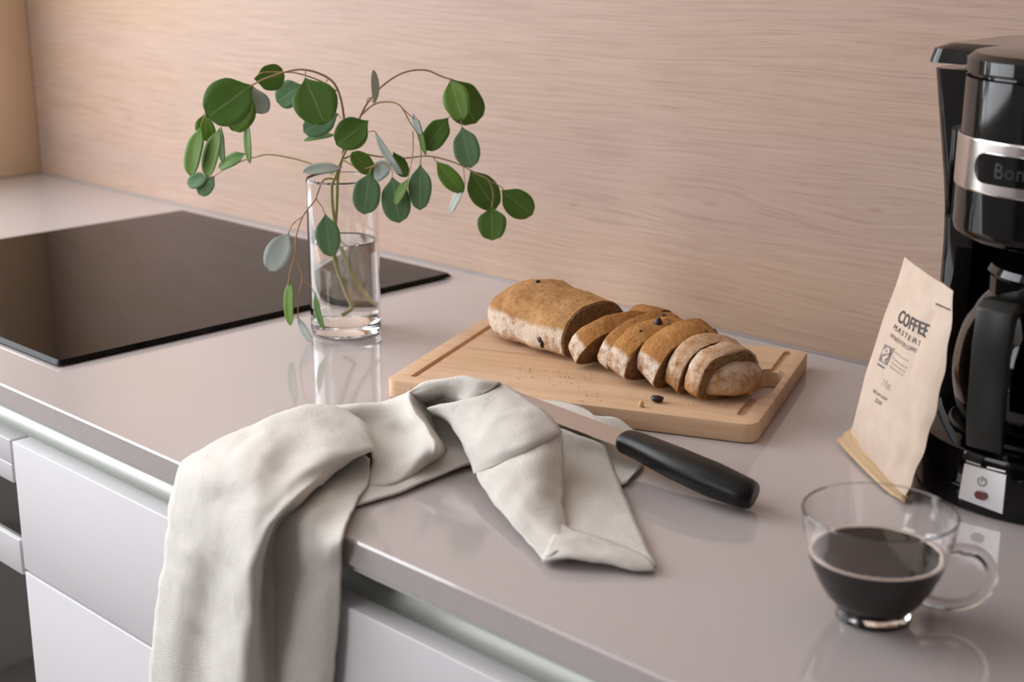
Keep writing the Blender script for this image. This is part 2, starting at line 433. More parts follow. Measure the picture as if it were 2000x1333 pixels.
def branch(name, label):
    r = empty(name, (0, 0, 0)); tag(r, label, 'branch', 'eucalyptus branches in the vase'); return r
BA = branch('eucalyptus_branch', 'eucalyptus branch arching left out of the vase with round green leaves')
BB = branch('eucalyptus_branch', 'eucalyptus branch arching right out of the vase toward the bread')
# stems of the left branch: the part under water is placed by its real position inside the vase
def vase_path(pts): return [VA + RIGHT * a - FWH * b + UP * c for a, b, c in pts]
ua = vase_path([(-0.002, 0.012, 0.022), (0.0065, 0.010, 0.030), (0.002, 0.008, 0.045), (-0.006, 0.004, 0.075), (-0.0085, 0.0, 0.100), (-0.006, -0.004, 0.135)])
ua += [pd(660, 345, VA, 0.0), pd(668, 310, VA, 0.0)]
tube('main_stem', smooth_path(ua, 6), 0.0022, 0.0015, M_STEMG, BA, 10)
stem(BA, [(668, 312, 0.0), (673, 265, 0.004), (671, 225, 0.008), (664, 188, 0.012), (650, 160, 0.016), (622, 143, 0.02), (590, 136, 0.024), (560, 140, 0.028), (525, 151, 0.032), (492, 166, 0.036)], 0.0014, 0.0008)
stem(BA, [(657, 178, 0.013), (625, 158, 0.016), (580, 143, 0.02), (545, 141, 0.02), (512, 142, 0.022), (496, 154, 0.024)], 0.0008, 0.0006)
stem(BA, [(494, 165, 0.036), (470, 185, 0.034), (430, 205, 0.03), (404, 220, 0.026), (392, 246, 0.022)], 0.0008, 0.0005)
stem(BA, [(470, 186, 0.034), (448, 215, 0.026), (430, 250, 0.024)], 0.0007, 0.0005)
stem(BA, [(494, 168, 0.03), (488, 200, 0.018), (482, 232, 0.016)], 0.0007, 0.0005)
stem(BA, [(597, 137, 0.024), (596, 152, 0.03)], 0.0007, 0.0006)
stem(BA, [(642, 152, 0.017), (628, 168, 0.004), (588, 168, -0.005)], 0.0006, 0.0005)
stem(BA, [(662, 345, 0.0), (640, 336, -0.006), (605, 319, -0.014), (560, 307, -0.02), (520, 302, -0.024), (492, 308, -0.026), (478, 300, -0.026)], 0.0009, 0.0006)
stem(BA, [(520, 302, -0.024), (480, 312, -0.026), (445, 327, -0.028), (416, 345, -0.03), (404, 347, -0.03)], 0.0006, 0.0005)
stem(BA, [(658, 350, 0.0), (632, 352, 0.012), (617, 388, 0.03), (592, 422, 0.04), (579, 460, 0.045), (577, 497, 0.045), (567, 528, 0.046), (563, 557, 0.046)], 0.0010, 0.0006)
stem(BA, [(617, 388, 0.03), (629, 405, 0.036), (635, 420, 0.04)], 0.0007, 0.0005)
stem(BA, [(592, 422, 0.04), (572, 438, 0.042), (563, 457, 0.044)], 0.0007, 0.0005)
stem(BA, [(577, 497, 0.045), (588, 530, 0.045), (590, 546, 0.045), (584, 580, 0.046), (581, 622, 0.046)], 0.0007, 0.0005)
stem(BA, [(590, 546, 0.045), (605, 558, 0.046), (614, 573, 0.047)], 0.0006, 0.0005)
stem(BA, [(650, 215, 0.004), (668, 232, 0.004)], 0.0005, 0.0004)
for a in [((492, 166), (404, 230), 92, 'd', 0.036, 0.05, 0.15), ((498, 155), (557, 148), 52, 'd', 0.024, 0.006, 0.1), ((494, 170), (512, 224), 46, 'p', 0.02, 0.004, 0.4),
          ((590, 166), (540, 200), 52, 'b', -0.005, -0.012, 0.2), ((596, 152), (634, 243), 86, 'd', 0.03, 0.045, -0.1), ((660, 222), (592, 258), 50, 'b', 0.0, 0.0, 0.2),
          ((656, 262), (593, 273), 11, 'd', -0.004, -0.004, 1.0), ((719, 236), (657, 284), 62, 'd', 0.022, 0.03, 0.1),
          ((391, 247), (369, 343), 33, 'l', 0.022, 0.03, 0.7), ((400, 222), (404, 278), 38, 'l', 0.02, 0.01, 0.5), ((427, 250), (402, 346), 31, 'l', 0.024, 0.034, 0.8),
          ((431, 250), (434, 319), 15, 'd', 0.022, 0.018, 1.0), ((482, 231), (486, 320), 14, 'l', 0.016, 0.016, 1.05), ((479, 299), (426, 328), 24, 'd', -0.026, -0.03, 0.6),
          ((405, 346), (365, 359), 30, 'b', -0.03, -0.034, 0.4), ((418, 344), (388, 381), 32, 'b', -0.03, -0.03, 0.3), ((488, 178), (452, 256), 62, 'l', 0.022, 0.012, 0.3),
          ((669, 325), (592, 335), 22, 'p', 0.01, 0.03, 0.9), ((635, 418), (646, 502), 47, 'b', 0.04, 0.044, 0.1), ((564, 455), (524, 530), 48, 'p', 0.044, 0.05, 0.2),
          ((565, 545), (565, 637), 19, 'l', 0.046, 0.05, 0.9), ((613, 571), (630, 644), 12, 'd', 0.047, 0.05, 1.0), ((580, 620), (609, 671), 15, 'p', 0.046, 0.05, 0.9)]:
    make_leaf(BA, *a)
# stems of the right branch
ub = vase_path([(0.030, 0.004, 0.030), (0.022, 0.005, 0.036), (0.010, 0.004, 0.056), (0.000, 0.002, 0.085), (-0.008, 0.001, 0.115), (-0.010, 0.003, 0.150)])
ub += [pd(655, 345, VA, 0.004), pd(667, 312, VA, 0.004)]
tube('main_stem', smooth_path(ub, 6), 0.0021, 0.0015, M_STEMG, BB, 10)
stem(BB, [(667, 312, 0.004), (690, 262, 0.006), (706, 222, 0.006), (722, 195, 0.004), (750, 165, 0.0), (788, 142, -0.004), (830, 137, -0.008), (864, 150, -0.01), (880, 155, -0.01)], 0.0013, 0.0008)
stem(BB, [(706, 224, 0.006), (730, 204, 0.01), (758, 199, 0.016), (782, 207, 0.022), (800, 238, 0.026), (815, 262, 0.03), (822, 292, 0.032), (821, 322, 0.034)], 0.001, 0.0006)
stem(BB, [(778, 204, 0.02), (795, 220, 0.014), (812, 236, 0.01)], 0.0006, 0.0004)
stem(BB, [(806, 256, 0.027), (806, 300, 0.034), (797, 350, 0.04)], 0.0007, 0.0004)
stem(BB, [(880, 155, -0.01), (884, 195, -0.006), (882, 222, -0.004), (874, 231, -0.004)], 0.0006, 0.0005)
stem(BB, [(900, 225, -0.002), (902, 249, 0.0)], 0.0006, 0.0005)
stem(BB, [(672, 310, 0.004), (700, 300, -0.002), (740, 306, -0.012), (790, 309, -0.018), (832, 305, -0.022), (870, 312, -0.024), (905, 325, -0.022), (930, 340, -0.018), (954, 352, -0.014), (963, 380, -0.01), (960, 406, -0.006)], 0.0010, 0.0006)
stem(BB, [(845, 306, -0.022), (854, 318, -0.02)], 0.0006, 0.0005)
stem(BB, [(954, 352, -0.014), (980, 366, -0.012), (984, 374, -0.012)], 0.0006, 0.0005)
stem(BB, [(905, 325, -0.022), (908, 356, -0.02)], 0.0005, 0.0004)
stem(BB, [(712, 215, 0.006), (720, 190, 0.004), (731, 205, 0.008)], 0.0005, 0.0004)
stem(BB, [(690, 262, 0.006), (708, 246, 0.014), (719, 236, 0.022)], 0.0006, 0.0005)
stem(BB, [(668, 312, 0.004), (706, 330, 0.02), (735, 322, 0.026), (748, 318, 0.026), (764, 330, 0.03), (766, 346, 0.034)], 0.0009, 0.0005)
stem(BB, [(735, 322, 0.026), (724, 330, 0.032), (722, 338, 0.036)], 0.0006, 0.0005)
stem(BB, [(700, 268, 0.006), (728, 256, 0.006), (742, 270, 0.004)], 0.0005, 0.0004)
for a in [((730, 345), (688, 296), 36, 'l', 0.024, 0.016, 0.5), ((722, 337), (711, 419), 55, 'b', 0.036, 0.046, 0.05), ((764, 318), (722, 348), 36, 'p', 0.018, 0.012, 0.3),
          ((728, 256), (784, 344), 15, 'p', 0.004, 0.012, 1.0), ((768, 298), (794, 347), 30, 'd', 0.004, -0.004, 0.4), ((766, 346), (780, 436), 57, 'b', 0.034, 0.044, 0.05),
          ((797, 348), (771, 401), 17, 'l', 0.04, 0.048, 0.8), ((821, 321), (820, 411), 45, 'b', 0.034, 0.044, 0.1), ((733, 207), (730, 136), 15, 'p', 0.008, 0.012, 1.0),
          ((879, 154), (904, 234), 52, 'l', -0.01, 0.008, 0.3), ((880, 155), (930, 242), 74, 'd', -0.01, -0.02, 0.1), ((875, 230), (830, 293), 47, 'd', -0.004, 0.004, 0.1),
          ((902, 248), (920, 328), 52, 'b', 0.0, 0.012, 0.15), ((806, 222), (822, 264), 13, 'p', 0.012, 0.008, 0.9), ((817, 235), (830, 304), 11, 'd', 0.008, 0.004, 1.0),
          ((851, 316), (905, 376), 36, 'l', -0.02, -0.012, 0.5), ((908, 355), (878, 418), 14, 'p', -0.02, -0.012, 0.9), ((919, 333), (968, 410), 58, 'd', -0.02, -0.024, 0.1),
          ((980, 372), (1040, 421), 55, 'd', -0.012, -0.016, 0.1), ((960, 404), (962, 470), 57, 'd', -0.006, 0.004, 0.1)]:
    make_leaf(BB, *a)

# ------------------------------------------------------------------ cutting board built of glued staves
BT = 0.017; BL, BD = 0.337, 0.233; BANG = math.radians(23)
BO = Vector((-0.6475, -0.264, CT + 0.0005))       # front right corner
E1 = Vector((math.cos(BANG), math.sin(BANG), 0)); E2 = Vector((-math.sin(BANG), math.cos(BANG), 0))
BC = BO - E1 * (BL / 2) + E2 * (BD / 2)
def beech():
    k = NT('beech_board'); oi = k.n('ShaderNodeObjectInfo')
    v = k.coord((3.0, 40.0, 40.0)); add = k.n('ShaderNodeVectorMath', operation='ADD'); k.l(v, add.inputs[0])
    cmb = k.n('ShaderNodeCombineXYZ'); k.l(k.math('MULTIPLY', oi.outputs['Random'], 31.0), cmb.inputs[0]); k.l(k.math('MULTIPLY', oi.outputs['Random'], 17.0), cmb.inputs[1]); k.l(cmb.outputs[0], add.inputs[1])
    a = k.noise(add.outputs[0], 2.2, 5, 0.6, 0.8)
    c = k.ramp(a, [(0.28, lin(200, 160, 124)), (0.5, lin(217, 181, 148)), (0.75, lin(225, 193, 164))])
    v2 = k.coord((14.0, 420.0, 420.0)); f = k.noise(v2, 2.0, 3)
    c = k.mix(k.ramp(f, [(0.56, (0, 0, 0)), (0.75, (0.5, 0.5, 0.5))]), c, lin(186, 142, 100))
    c = k.mix(k.math('MULTIPLY', oi.outputs['Random'], 0.35), c, lin(208, 168, 128))
    k.col(c).set(Roughness=0.5); k.b.inputs['Specular IOR Level'].default_value = 0.3; k.bump(f, 0.15, 0.0004); return k.m
M_BEECH = beech()
board = empty('cutting_board', BC, BANG)
tag(board, 'thick beech cutting board with end grooves and handle slot under bread', 'cutting board')
def bool_mesh(a, cutters):
    for c in cutters:
        m = a.modifiers.new('cut', 'BOOLEAN'); m.operation = 'DIFFERENCE'; m.object = c; m.solver = 'EXACT'
    dg = bpy.context.evaluated_depsgraph_get(); me = bpy.data.meshes.new_from_object(a.evaluated_get(dg))
    for o in [a] + cutters:
        d = o.data; bpy.data.objects.remove(o); bpy.data.meshes.remove(d)
    return me
bb = prism('board_blank', rrect(-BL / 2, -BD / 2, BL / 2, BD / 2, 0.012, 8), 2, 0, BT, None, None, 0.0016)
cutters = []
def vcap(u, v0, v1, r, z0, z1, name):       # slot with round ends, running in depth
    P = []
    for i in range(13): a = pi * i / 12; P.append((u + r * math.cos(a), v1 - r + r * math.sin(a)))
    for i in range(13): a = pi + pi * i / 12; P.append((u + r * math.cos(a), v0 + r + r * math.sin(a)))
    return prism(name, P, 2, z0, z1, None)
cutters.append(vcap(BL / 2 - 0.019, -BD / 2 + 0.076, -BD / 2 + 0.160, 0.0125, -0.01, 0.03, 'c1'))
cutters.append(vcap(BL / 2 - 0.018, -BD / 2 + 0.020, BD / 2 - 0.010, 0.0040, BT - 0.003, 0.03, 'c2'))
cutters.append(vcap(-BL / 2 + 0.020, -BD / 2 + 0.018, BD / 2 - 0.012, 0.0032, BT - 0.003, 0.03, 'c3'))
bme = bool_mesh(bb, cutters)
seams = [0.0, 0.022, 0.074, 0.124, 0.178, BD]
for i in range(5):
    bm = bmesh.new(); bm.from_mesh(bme)
    lo = -BD / 2 + seams[i]; hi = -BD / 2 + seams[i + 1]
    for co, no in (((0, lo + 0.00022, 0), (0, -1, 0)), ((0, hi - 0.00022, 0), (0, 1, 0))):
        if abs(abs(co[1]) - BD / 2) < 0.0005: continue
        g = bmesh.ops.bisect_plane(bm, geom=bm.verts[:] + bm.edges[:] + bm.faces[:], plane_co=co, plane_no=no, clear_outer=True)
        ce = [e for e in g['geom_cut'] if isinstance(e, bmesh.types.BMEdge)]
        bmesh.ops.contextual_create(bm, geom=ce) if False else bmesh.ops.holes_fill(bm, edges=ce, sides=0)
    sharp(from_bm('stave', bm, M_BEECH, board, True), 30)
BZ = CT + 0.0005 + BT
# ------------------------------------------------------------------ bread
def crust_mat(name, zlo, zhi, flour, gold=0, b0=0.002, b1=0.012):
    """crust with flour dusted on the flank: solid below zlo, none above zhi (height on the loaf)"""
    k = NT(name); v = k.coord()
    a = k.noise(v, 38, 5, 0.65); b = k.noise(v, 230, 4, 0.7); f = k.noise(v, 75, 5, 0.72)
    c = k.ramp(a, [(0.25, lin(150, 102, 60)), (0.5, lin(192, 144, 94)), (0.75, lin(212, 168, 118))])
    if gold: c = k.ramp(a, [(0.25, lin(140, 90, 46)), (0.5, lin(180, 126, 70)), (0.75, lin(204, 154, 96))])
    c = k.mix(k.ramp(b, [(0.48, (0, 0, 0)), (0.72, (0.7, 0.7, 0.7))]), c, lin(136, 90, 52))
    sp = k.n('ShaderNodeSeparateXYZ'); tc = k.n('ShaderNodeTexCoord'); k.l(tc.outputs['Object'], sp.inputs[0])
    z = k.math('ADD', sp.outputs[2], k.math('MULTIPLY', k.math('SUBTRACT', a, 0.5), 0.012))
    mr = k.n('ShaderNodeMapRange'); k.l(z, mr.inputs[0]); mr.inputs[1].default_value = zhi; mr.inputs[2].default_value = zlo
    low = k.n('ShaderNodeMapRange'); k.l(z, low.inputs[0]); low.inputs[1].default_value = b0; low.inputs[2].default_value = b1
    m = k.math('MULTIPLY', mr.outputs[0], low.outputs[0])
    m = k.math('MULTIPLY', m, k.ramp(f, [(0.34, (0.05, 0.05, 0.05)), (0.52 if zhi < 0.05 else 0.60, (1, 1, 1))]))
    m = k.math('MULTIPLY', m, flour)
    c = k.mix(m, c, lin(226, 208, 190))
    k.col(c).set(Roughness=0.85); k.b.inputs['Specular IOR Level'].default_value = 0.2
    h = k.math('ADD', b, k.math('MULTIPLY', f, 0.8)); k.bump(h, 0.7, 0.0026); return k.m
M_CRUST = crust_mat('crust_floured_flank', 0.028, 0.032, 0.92)
M_CRUST_S = crust_mat('crust_golden', 0.0265, 0.0295, 0.95, 1, 0.002, 0.012)
M_CRUST_D = crust_mat('crust_dusted', 0.030, 0.060, 0.85, 1, 0.006, 0.024)
def crumb():
    k = NT('rye_crumb'); v = k.coord(); a = k.noise(v, 210, 5, 0.7); b = k.noise(v, 30, 3)
    c = k.ramp(a, [(0.3, lin(104, 78, 54)), (0.55, lin(150, 118, 86)), (0.75, lin(176, 146, 112))])
    c = k.mix(k.math('MULTIPLY', b, 0.3), c, lin(140, 106, 74))
    k.col(c).set(Roughness=0.95); k.b.inputs['Specular IOR Level'].default_value = 0.1; k.bump(a, 0.9, 0.0018); return k.m
M_CRUMB = crumb()
M_RAISIN = plain('dark_raisin', lin(38, 24, 24), 0.35)
HWD, HHT = 0.046, 0.048
def prof_pt(a, hw=HWD, hh=HHT):
    """outline of the loaf's cross section; a runs 0..1 round it, y toward the wall, z up"""
    t = 2 * pi * a
    c, s = math.cos(t), math.sin(t)
    y = -hw * (abs(c) ** 0.80) * (1 if c > 0 else -1)
    z = hh * 0.36 + (hh * 0.64 * (abs(s) ** 0.95) if s > 0 else -hh * 0.36 * (abs(s) ** 0.42))
    return y, z
NP = 44
def lump(p, amp, sc, seed=0.0):
    return noise.noise(Vector((p.x * sc + seed, p.y * sc, p.z * sc))) * amp
def loft(rings, cap0=True, cap1=True):
    V = [p for r in rings for p in r]; n = len(rings[0]); Fc = []
    for i in range(len(rings) - 1):
        for k in range(n):
            j = (k + 1) % n; Fc.append((i * n + k, i * n + j, (i + 1) * n + j, (i + 1) * n + k))
    if cap0: Fc.append(tuple(range(n - 1, -1, -1)))
    if cap1: Fc.append(tuple((len(rings) - 1) * n + k for k in range(n)))
    return V, Fc
def raisin(parent, p, r, name='raisin', stretch=1.5):
    bm = bmesh.new(); bmesh.ops.create_icosphere(bm, subdivisions=2, radius=r)
    sd = random.random() * 50
    for v in bm.verts:
        v.co *= 1 + 0.35 * noise.noise(v.co * (1.2 / r) + Vector((sd, 0, 0))); v.co.x *= stretch; v.co.z *= 0.75
    o = from_bm(name, bm, M_RAISIN, parent, True); o.location = p; o.rotation_euler = (random.random() * 2, random.random() * 2, random.random() * 6); return o
def solid_bread(name, xs, scale, mat, parent, seed, tall=lambda x: 1.0):
    rings = []
    for x in xs:
        s = scale(x); r = []
        for k in range(NP):
            y, z = prof_pt(k / NP); zc = HHT * 0.36
            p = Vector((x, y * s, zc * (0.55 + 0.45 * s)  + (z - zc) * s))
            p.z *= tall(x)
            p.z = max(0.0005, p.z)
            n = Vector((0, y, z - zc)).normalized()
            p += n * (lump(p, 0.0028, 45, seed) + lump(p, 0.0012, 130, seed))
            p.z = max(0.0004, p.z); r.append(p)
        rings.append(r)
    V, Fc = loft(rings)
    return sharp(raw(name, V, Fc, mat, parent), 50)
# the uncut half loaf
LY = -0.1985
loaf = empty('bread_loaf', (-0.881, LY, BZ + 0.0003))
tag(loaf, 'uncut half of a floured brown fruit loaf at the left of the board', 'bread')
LL = 0.131
def lsc(x):
    d = -x / LL
    return max(0.12, max(0.0, 1 - max(0, (d - 0.30) / 0.70) ** 2.6) ** 0.5)
xs = [-LL * (1 - (1 - i / 26) ** 1.8) for i in range(27)]
xs[-1] = -LL
solid_bread('crust', [x - 0.0012 for x in xs], lsc, M_CRUST, loaf, 3.0, lambda x: 1.0 + 0.24 * min(1, max(0, -x / 0.07)) ** 1.2)
def face_disc(name, x0, x1, inset, mat, parent, seed):
    rings = []
    for x in (x0, (x0 + x1) / 2, x1):
        r = []
        for k in range(NP):
            y, z = prof_pt(k / NP); zc = HHT * 0.36; f = 1 - inset
            p = Vector((x, y * f, zc + (z - zc) * f)); p.z = max(0.0012, p.z); r.append(p)
        rings.append(r)
    V, Fc = loft(rings); return sharp(raw(name, V, Fc, mat, parent), 50)
face_disc('crumb', -0.0050, 0.0006, 0.035, M_CRUMB, loaf, 1)
for p, r in (((-0.070, -0.006, 0.0560), 0.0034), ((-0.030, -0.0440, 0.017), 0.0036), ((-0.026, -0.0445, 0.012), 0.0028), ((0.0004, 0.034, 0.030), 0.0036), ((0.0004, 0.036, 0.024), 0.0030)):
    raisin(loaf, p, r)
# slices: crust band + crumb, leaning toward the end of the board
def slice_(x, y, t, lean, yaw, mat, label, seed, hs=1.0, ws=1.0, bits=()):
    root = empty('bread_slice', (x, y, BZ + 0.0004)); tag(root, label, 'bread slice', 'slices cut from the fruit loaf')
    root.rotation_euler = (0, lean, yaw)
    zc = HHT * 0.36
    def ring(xx, f, amp):
        r = []
        for k in range(NP):
            yy, zz = prof_pt(k / NP, HWD * ws, HHT * hs); c = zc * hs
            p = Vector((xx, yy * f, c + (zz - c) * f)); n = Vector((0, yy, zz - c)).normalized()
            p += n * (lump(p + Vector((x * 3, 0, 0)), 0.0030, 45, seed) + lump(p, 0.0012, 140, seed)) * amp
            p.z = max(0.0003, p.z); r.append(p)
        return r
    V, Fc = loft([ring(-t, 0.94, 1), ring(-t, 0.985, 1), ring(-t + 0.0015, 1.0, 1), ring(-t / 2, 1.004, 1), ring(-0.0015, 1.0, 1), ring(0, 0.985, 1), ring(0, 0.94, 1)], False, False)
    # close the band on the inside
    n = NP; V2, F2 = loft([ring(0, 0.94, 1), ring(-t, 0.94, 1)], False, False)
    o = len(V); V += V2; Fc += [tuple(i + o for i in f) for f in F2]
    cr_ = sharp(raw('crust', V, Fc, mat, root), 60)
    bm = bmesh.new(); bm.from_mesh(cr_.data); bmesh.ops.remove_doubles(bm, verts=bm.verts[:], dist=1e-6); bmesh.ops.recalc_face_normals(bm, faces=bm.faces[:]); bm.to_mesh(cr_.data); bm.free()
    V, Fc = loft([ring(-t + 0.0005, 0.938, 1), ring(-0.0005, 0.938, 1)]); sharp(raw('crumb', V, Fc, M_CRUMB, root), 50)
    for p, r in bits: raisin(root, p, r)
    return root
D = math.radians
def front(u, v, hw, yaw):
    p = pz(u, v, BZ); return p.x - hw * math.sin(yaw), p.y + hw * math.cos(yaw)
def cut(u, v, t, lean, yaw, mat, label, seed, hs=1.0, ws=1.0, bits=()):
    x, y = front(u, v, HWD * ws, D(yaw)); return slice_(x, y, t, D(lean), D(yaw), mat, label, seed, hs, ws, bits)
cut(1118, 719, 0.0180, 36, -12, M_CRUST_S, 'first bread slice beside the uncut loaf, with a gap behind it', 11, 1.0, 0.98)
cut(1178, 733, 0.0150, 25, -10, M_CRUST_S, 'thin bread slice tucked behind the slice dotted with raisins', 17, 1.04, 1.03, (((-0.008, 0.010, 0.0480), 0.0034), ((-0.004, 0.024, 0.0425), 0.0036)))
cut(1212, 753, 0.0225, 18, -11, M_CRUST_S, 'bread slice with several dark raisins along its golden top', 23, 1.04, 0.96, (((-0.012, -0.024, 0.0420), 0.0034), ((-0.013, -0.005, 0.0482), 0.0042), ((-0.005, 0.003, 0.0482), 0.0036), ((-0.016, 0.008, 0.0475), 0.0032)))
cut(1272, 767, 0.0275, 17, -11, M_CRUST_S, 'wide floured bread slice in the middle of the fan', 29, 1.03, 0.92, (((-0.006, 0.010, 0.0480), 0.0022), ((-0.014, 0.030, 0.0380), 0.0034)))
cut(1317, 778, 0.0185, 13, -12, M_CRUST_D, 'narrow dusted bread slice, third from the end of the row', 31, 0.98, 0.84, (((-0.008, 0.025, 0.0345), 0.0034),))
cut(1357, 790, 0.0190, 11, -13, M_CRUST_D, 'dusted bread slice leaning on the rounded heel of bread', 37, 0.93, 0.75, (((-0.010, 0.025, 0.0300), 0.0034),))
hx_, hy_ = front(1374, 784, 0.029, D(-15))
heel = empty('bread_heel', (hx_, hy_, BZ + 0.0004), D(-15))
tag(heel, 'rounded end heel of the loaf beside the board slot', 'bread heel')
HL = 0.022
hx = [HL * (1 - (1 - i / 18) ** 1.7) for i in range(19)]
solid_bread('crust', hx, lambda x: 0.64 * max(0.10, max(0.0, 1 - (x / HL) ** 2.4) ** 0.5), M_CRUST_D, heel, 41)
# piece standing behind the loaf's cut face
pc = slice_(-0.849, -0.139, 0.030, D(2), D(4), M_CRUST_S, 'small bread piece standing behind the cut face of the loaf', 43, 0.74, 0.50)
pc.name = 'bread_piece'; pc['category'] = 'bread piece'; del pc['group']
# loose raisin and crumbs
lr = raisin(None, pz(1283, 780, BZ + 0.003), 0.0040, 'loose_raisin', 1.5); lr.rotation_euler = (0, 0, 0.6)
tag(lr, 'single dark raisin lying on the board before the slices', 'raisin')
M_CRB = plain('bread_crumb', lin(216, 176, 126), 0.9)
def crumbs_obj():
    bm = bmesh.new()
    spots = [(1040, 725, 16, 9, 34), (1110, 740, 26, 10, 40), (1155, 780, 20, 8, 16), (1250, 792, 12, 4, 5), (1355, 793, 4, 2, 3), (1268, 777, 4, 2, 3), (1420, 796, 14, 3, 8)]
    for u, v, du_, dv, n in spots:
        for _ in range(n):
            p = pz(u + random.gauss(0, du_), v + random.gauss(0, dv), BZ)
            r = random.uniform(0.0003, 0.0007)
            g = bmesh.ops.create_icosphere(bm, subdivisions=1, radius=r)
            for w in g['verts']: w.co = w.co * random.uniform(0.8, 1.2) + p + Vector((0, 0, r * 0.7 + 0.0003))
    return from_bm('bread_crumbs', bm, M_CRB, None, True)
cb = crumbs_obj(); cb['kind'] = 'stuff'; tag(cb, 'fine bread crumbs scattered on the cutting board', 'crumbs')
big = raisin(None, pz(1252, 791, BZ + 0.0018), 0.0026, 'bread_crumb', 1.5); big.data.materials.clear(); big.data.materials.append(M_CRB)
tag(big, 'larger golden bread crumb near the front edge of the board', 'crumb')

# ------------------------------------------------------------------ knife
M_STEEL = NT('brushed_steel'); M_STEEL.col(lin(206, 200, 196)).set(Roughness=0.22, Metallic=1.0); M_STEEL = M_STEEL.m
M_BLACKP = plain('matte_black_plastic', (0.004, 0.004, 0.004, 1), 0.36, IOR=1.36)
knife = empty('bread_knife', pz(1225, 862, 0.921))
tag(knife, 'kitchen knife with curved black handle resting on towel and worktop', 'knife')
def kl(p): return Vector(p) - knife.location
b0 = pz(1225, 862, 0.921); btip = pz(985, 772, 0.931); hend = pz(1474, 974, 0.9105)
def blade():
    ax = (btip - b0); L = ax.length; ax.normalize(); side = Vector((0, 0, 1)).cross(ax).normalized(); up = ax.cross(side).normalized()
    if up.z < 0: up = -up
    # tilt the flat a little toward the window
    rot = Matrix.Rotation(D(-8), 3, ax); side = rot @ side; up = rot @ up
    V, Fc = [], []; n = 14
    toward = side if (side.dot(CAM - b0) > 0) else -side
    for i in range(n + 1):
        s = i / n; w = 0.0115 * (1 if s < 0.7 else math.sqrt(max(0.02, 1 - ((s - 0.7) / 0.3) ** 2)))
        c = b0 + ax * (L * s - 0.004)
        V += [kl(c - toward * 0.0105 + up * 0.0009), kl(c + toward * w + up * 0.0004), kl(c + toward * w - up * 0.0004), kl(c - toward * 0.0105 - up * 0.0009)]
    for i in range(n):
        for k in range(4): j = (k + 1) % 4; Fc.append((i * 4 + k, i * 4 + j, i * 4 + 4 + j, i * 4 + 4 + k))
    Fc += [(3, 2, 1, 0), (n * 4, n * 4 + 1, n * 4 + 2, n * 4 + 3)]
    o = raw('blade', V, Fc, M_STEEL, knife, False)
    bm = bmesh.new(); bm.from_mesh(o.data); bmesh.ops.recalc_face_normals(bm, faces=bm.faces[:]); bm.to_mesh(o.data); bm.free()
blade()
hp = [pz(1220, 862, 0.9215), pz(1250, 873, 0.9210), pz(1300, 896, 0.9200), pz(1355, 921, 0.9182), pz(1415, 947, 0.9155), pz(1462, 967, 0.9130), pz(1476, 972, 0.9122)]
path = [kl(p) for p in smooth_path(hp, 6)]
def hrad(f):
    pts = [(0, 0.0110), (0.03, 0.0135), (0.2, 0.0150), (0.4, 0.0172), (0.6, 0.0180), (0.82, 0.0155), (0.93, 0.0120), (0.98, 0.0075), (1.0, 0.002)]
    for (a, ra), (b, rb) in zip(pts, pts[1:]):
        if f <= b: return ra + (rb - ra) * (f - a) / (b - a)
    return 0.002
tube('handle', path, 0, 0, M_BLACKP, knife, 20, hrad, 0.72)
# ------------------------------------------------------------------ linen towel
def linen():
    k = NT('natural_linen'); tc = k.n('ShaderNodeTexCoord'); sp = k.n('ShaderNodeSeparateXYZ'); k.l(tc.outputs['UV'], sp.inputs[0])
    P = 2 * pi / 0.0016
    wob = k.noise(k.coord((1, 1, 1), 'UV'), 220, 2); wv = k.math('MULTIPLY', wob, 2.6)
    a = k.math('SINE', k.math('ADD', k.math('MULTIPLY', sp.outputs[0], P), wv)); b = k.math('SINE', k.math('ADD', k.math('MULTIPLY', sp.outputs[1], P), wv))
    w = k.math('MULTIPLY', k.math('ADD', k.math('MAXIMUM', a, b), 1.0), 0.5)
    thr = k.noise(k.coord((60, 1500, 1), 'UV'), 1.0, 3); thr2 = k.noise(k.coord((1500, 60, 1), 'UV'), 1.0, 3)
    t = k.math('MULTIPLY', k.math('ADD', thr, thr2), 0.5)
    c = k.ramp(t, [(0.35, lin(212, 206, 198)), (0.6, lin(226, 222, 216))])
    c = k.mix(k.ramp(w, [(0.15, (0.75, 0.75, 0.75)), (0.6, (0, 0, 0))]), c, lin(178, 164, 146))
    k.col(c).set(Roughness=0.9); k.b.inputs['Specular IOR Level'].default_value = 0.15
    k.b.inputs['Sheen Weight'].default_value = 0.15
    cre = k.noise(k.coord((1, 1, 1), 'Object'), 42, 3, 0.55, 0.6)
    k.bump(k.math('ADD', k.math('ADD', w, k.math('MULTIPLY', t, 0.8)), k.math('MULTIPLY', cre, 9.0)), 0.28, 0.0007); return k.m
M_LINEN = linen()
TV, TF, TUV = [], [], []
def cpt(c):
    u, v, h = c
    return py(u, v, h) if h < 0 else pz(u, v, h)
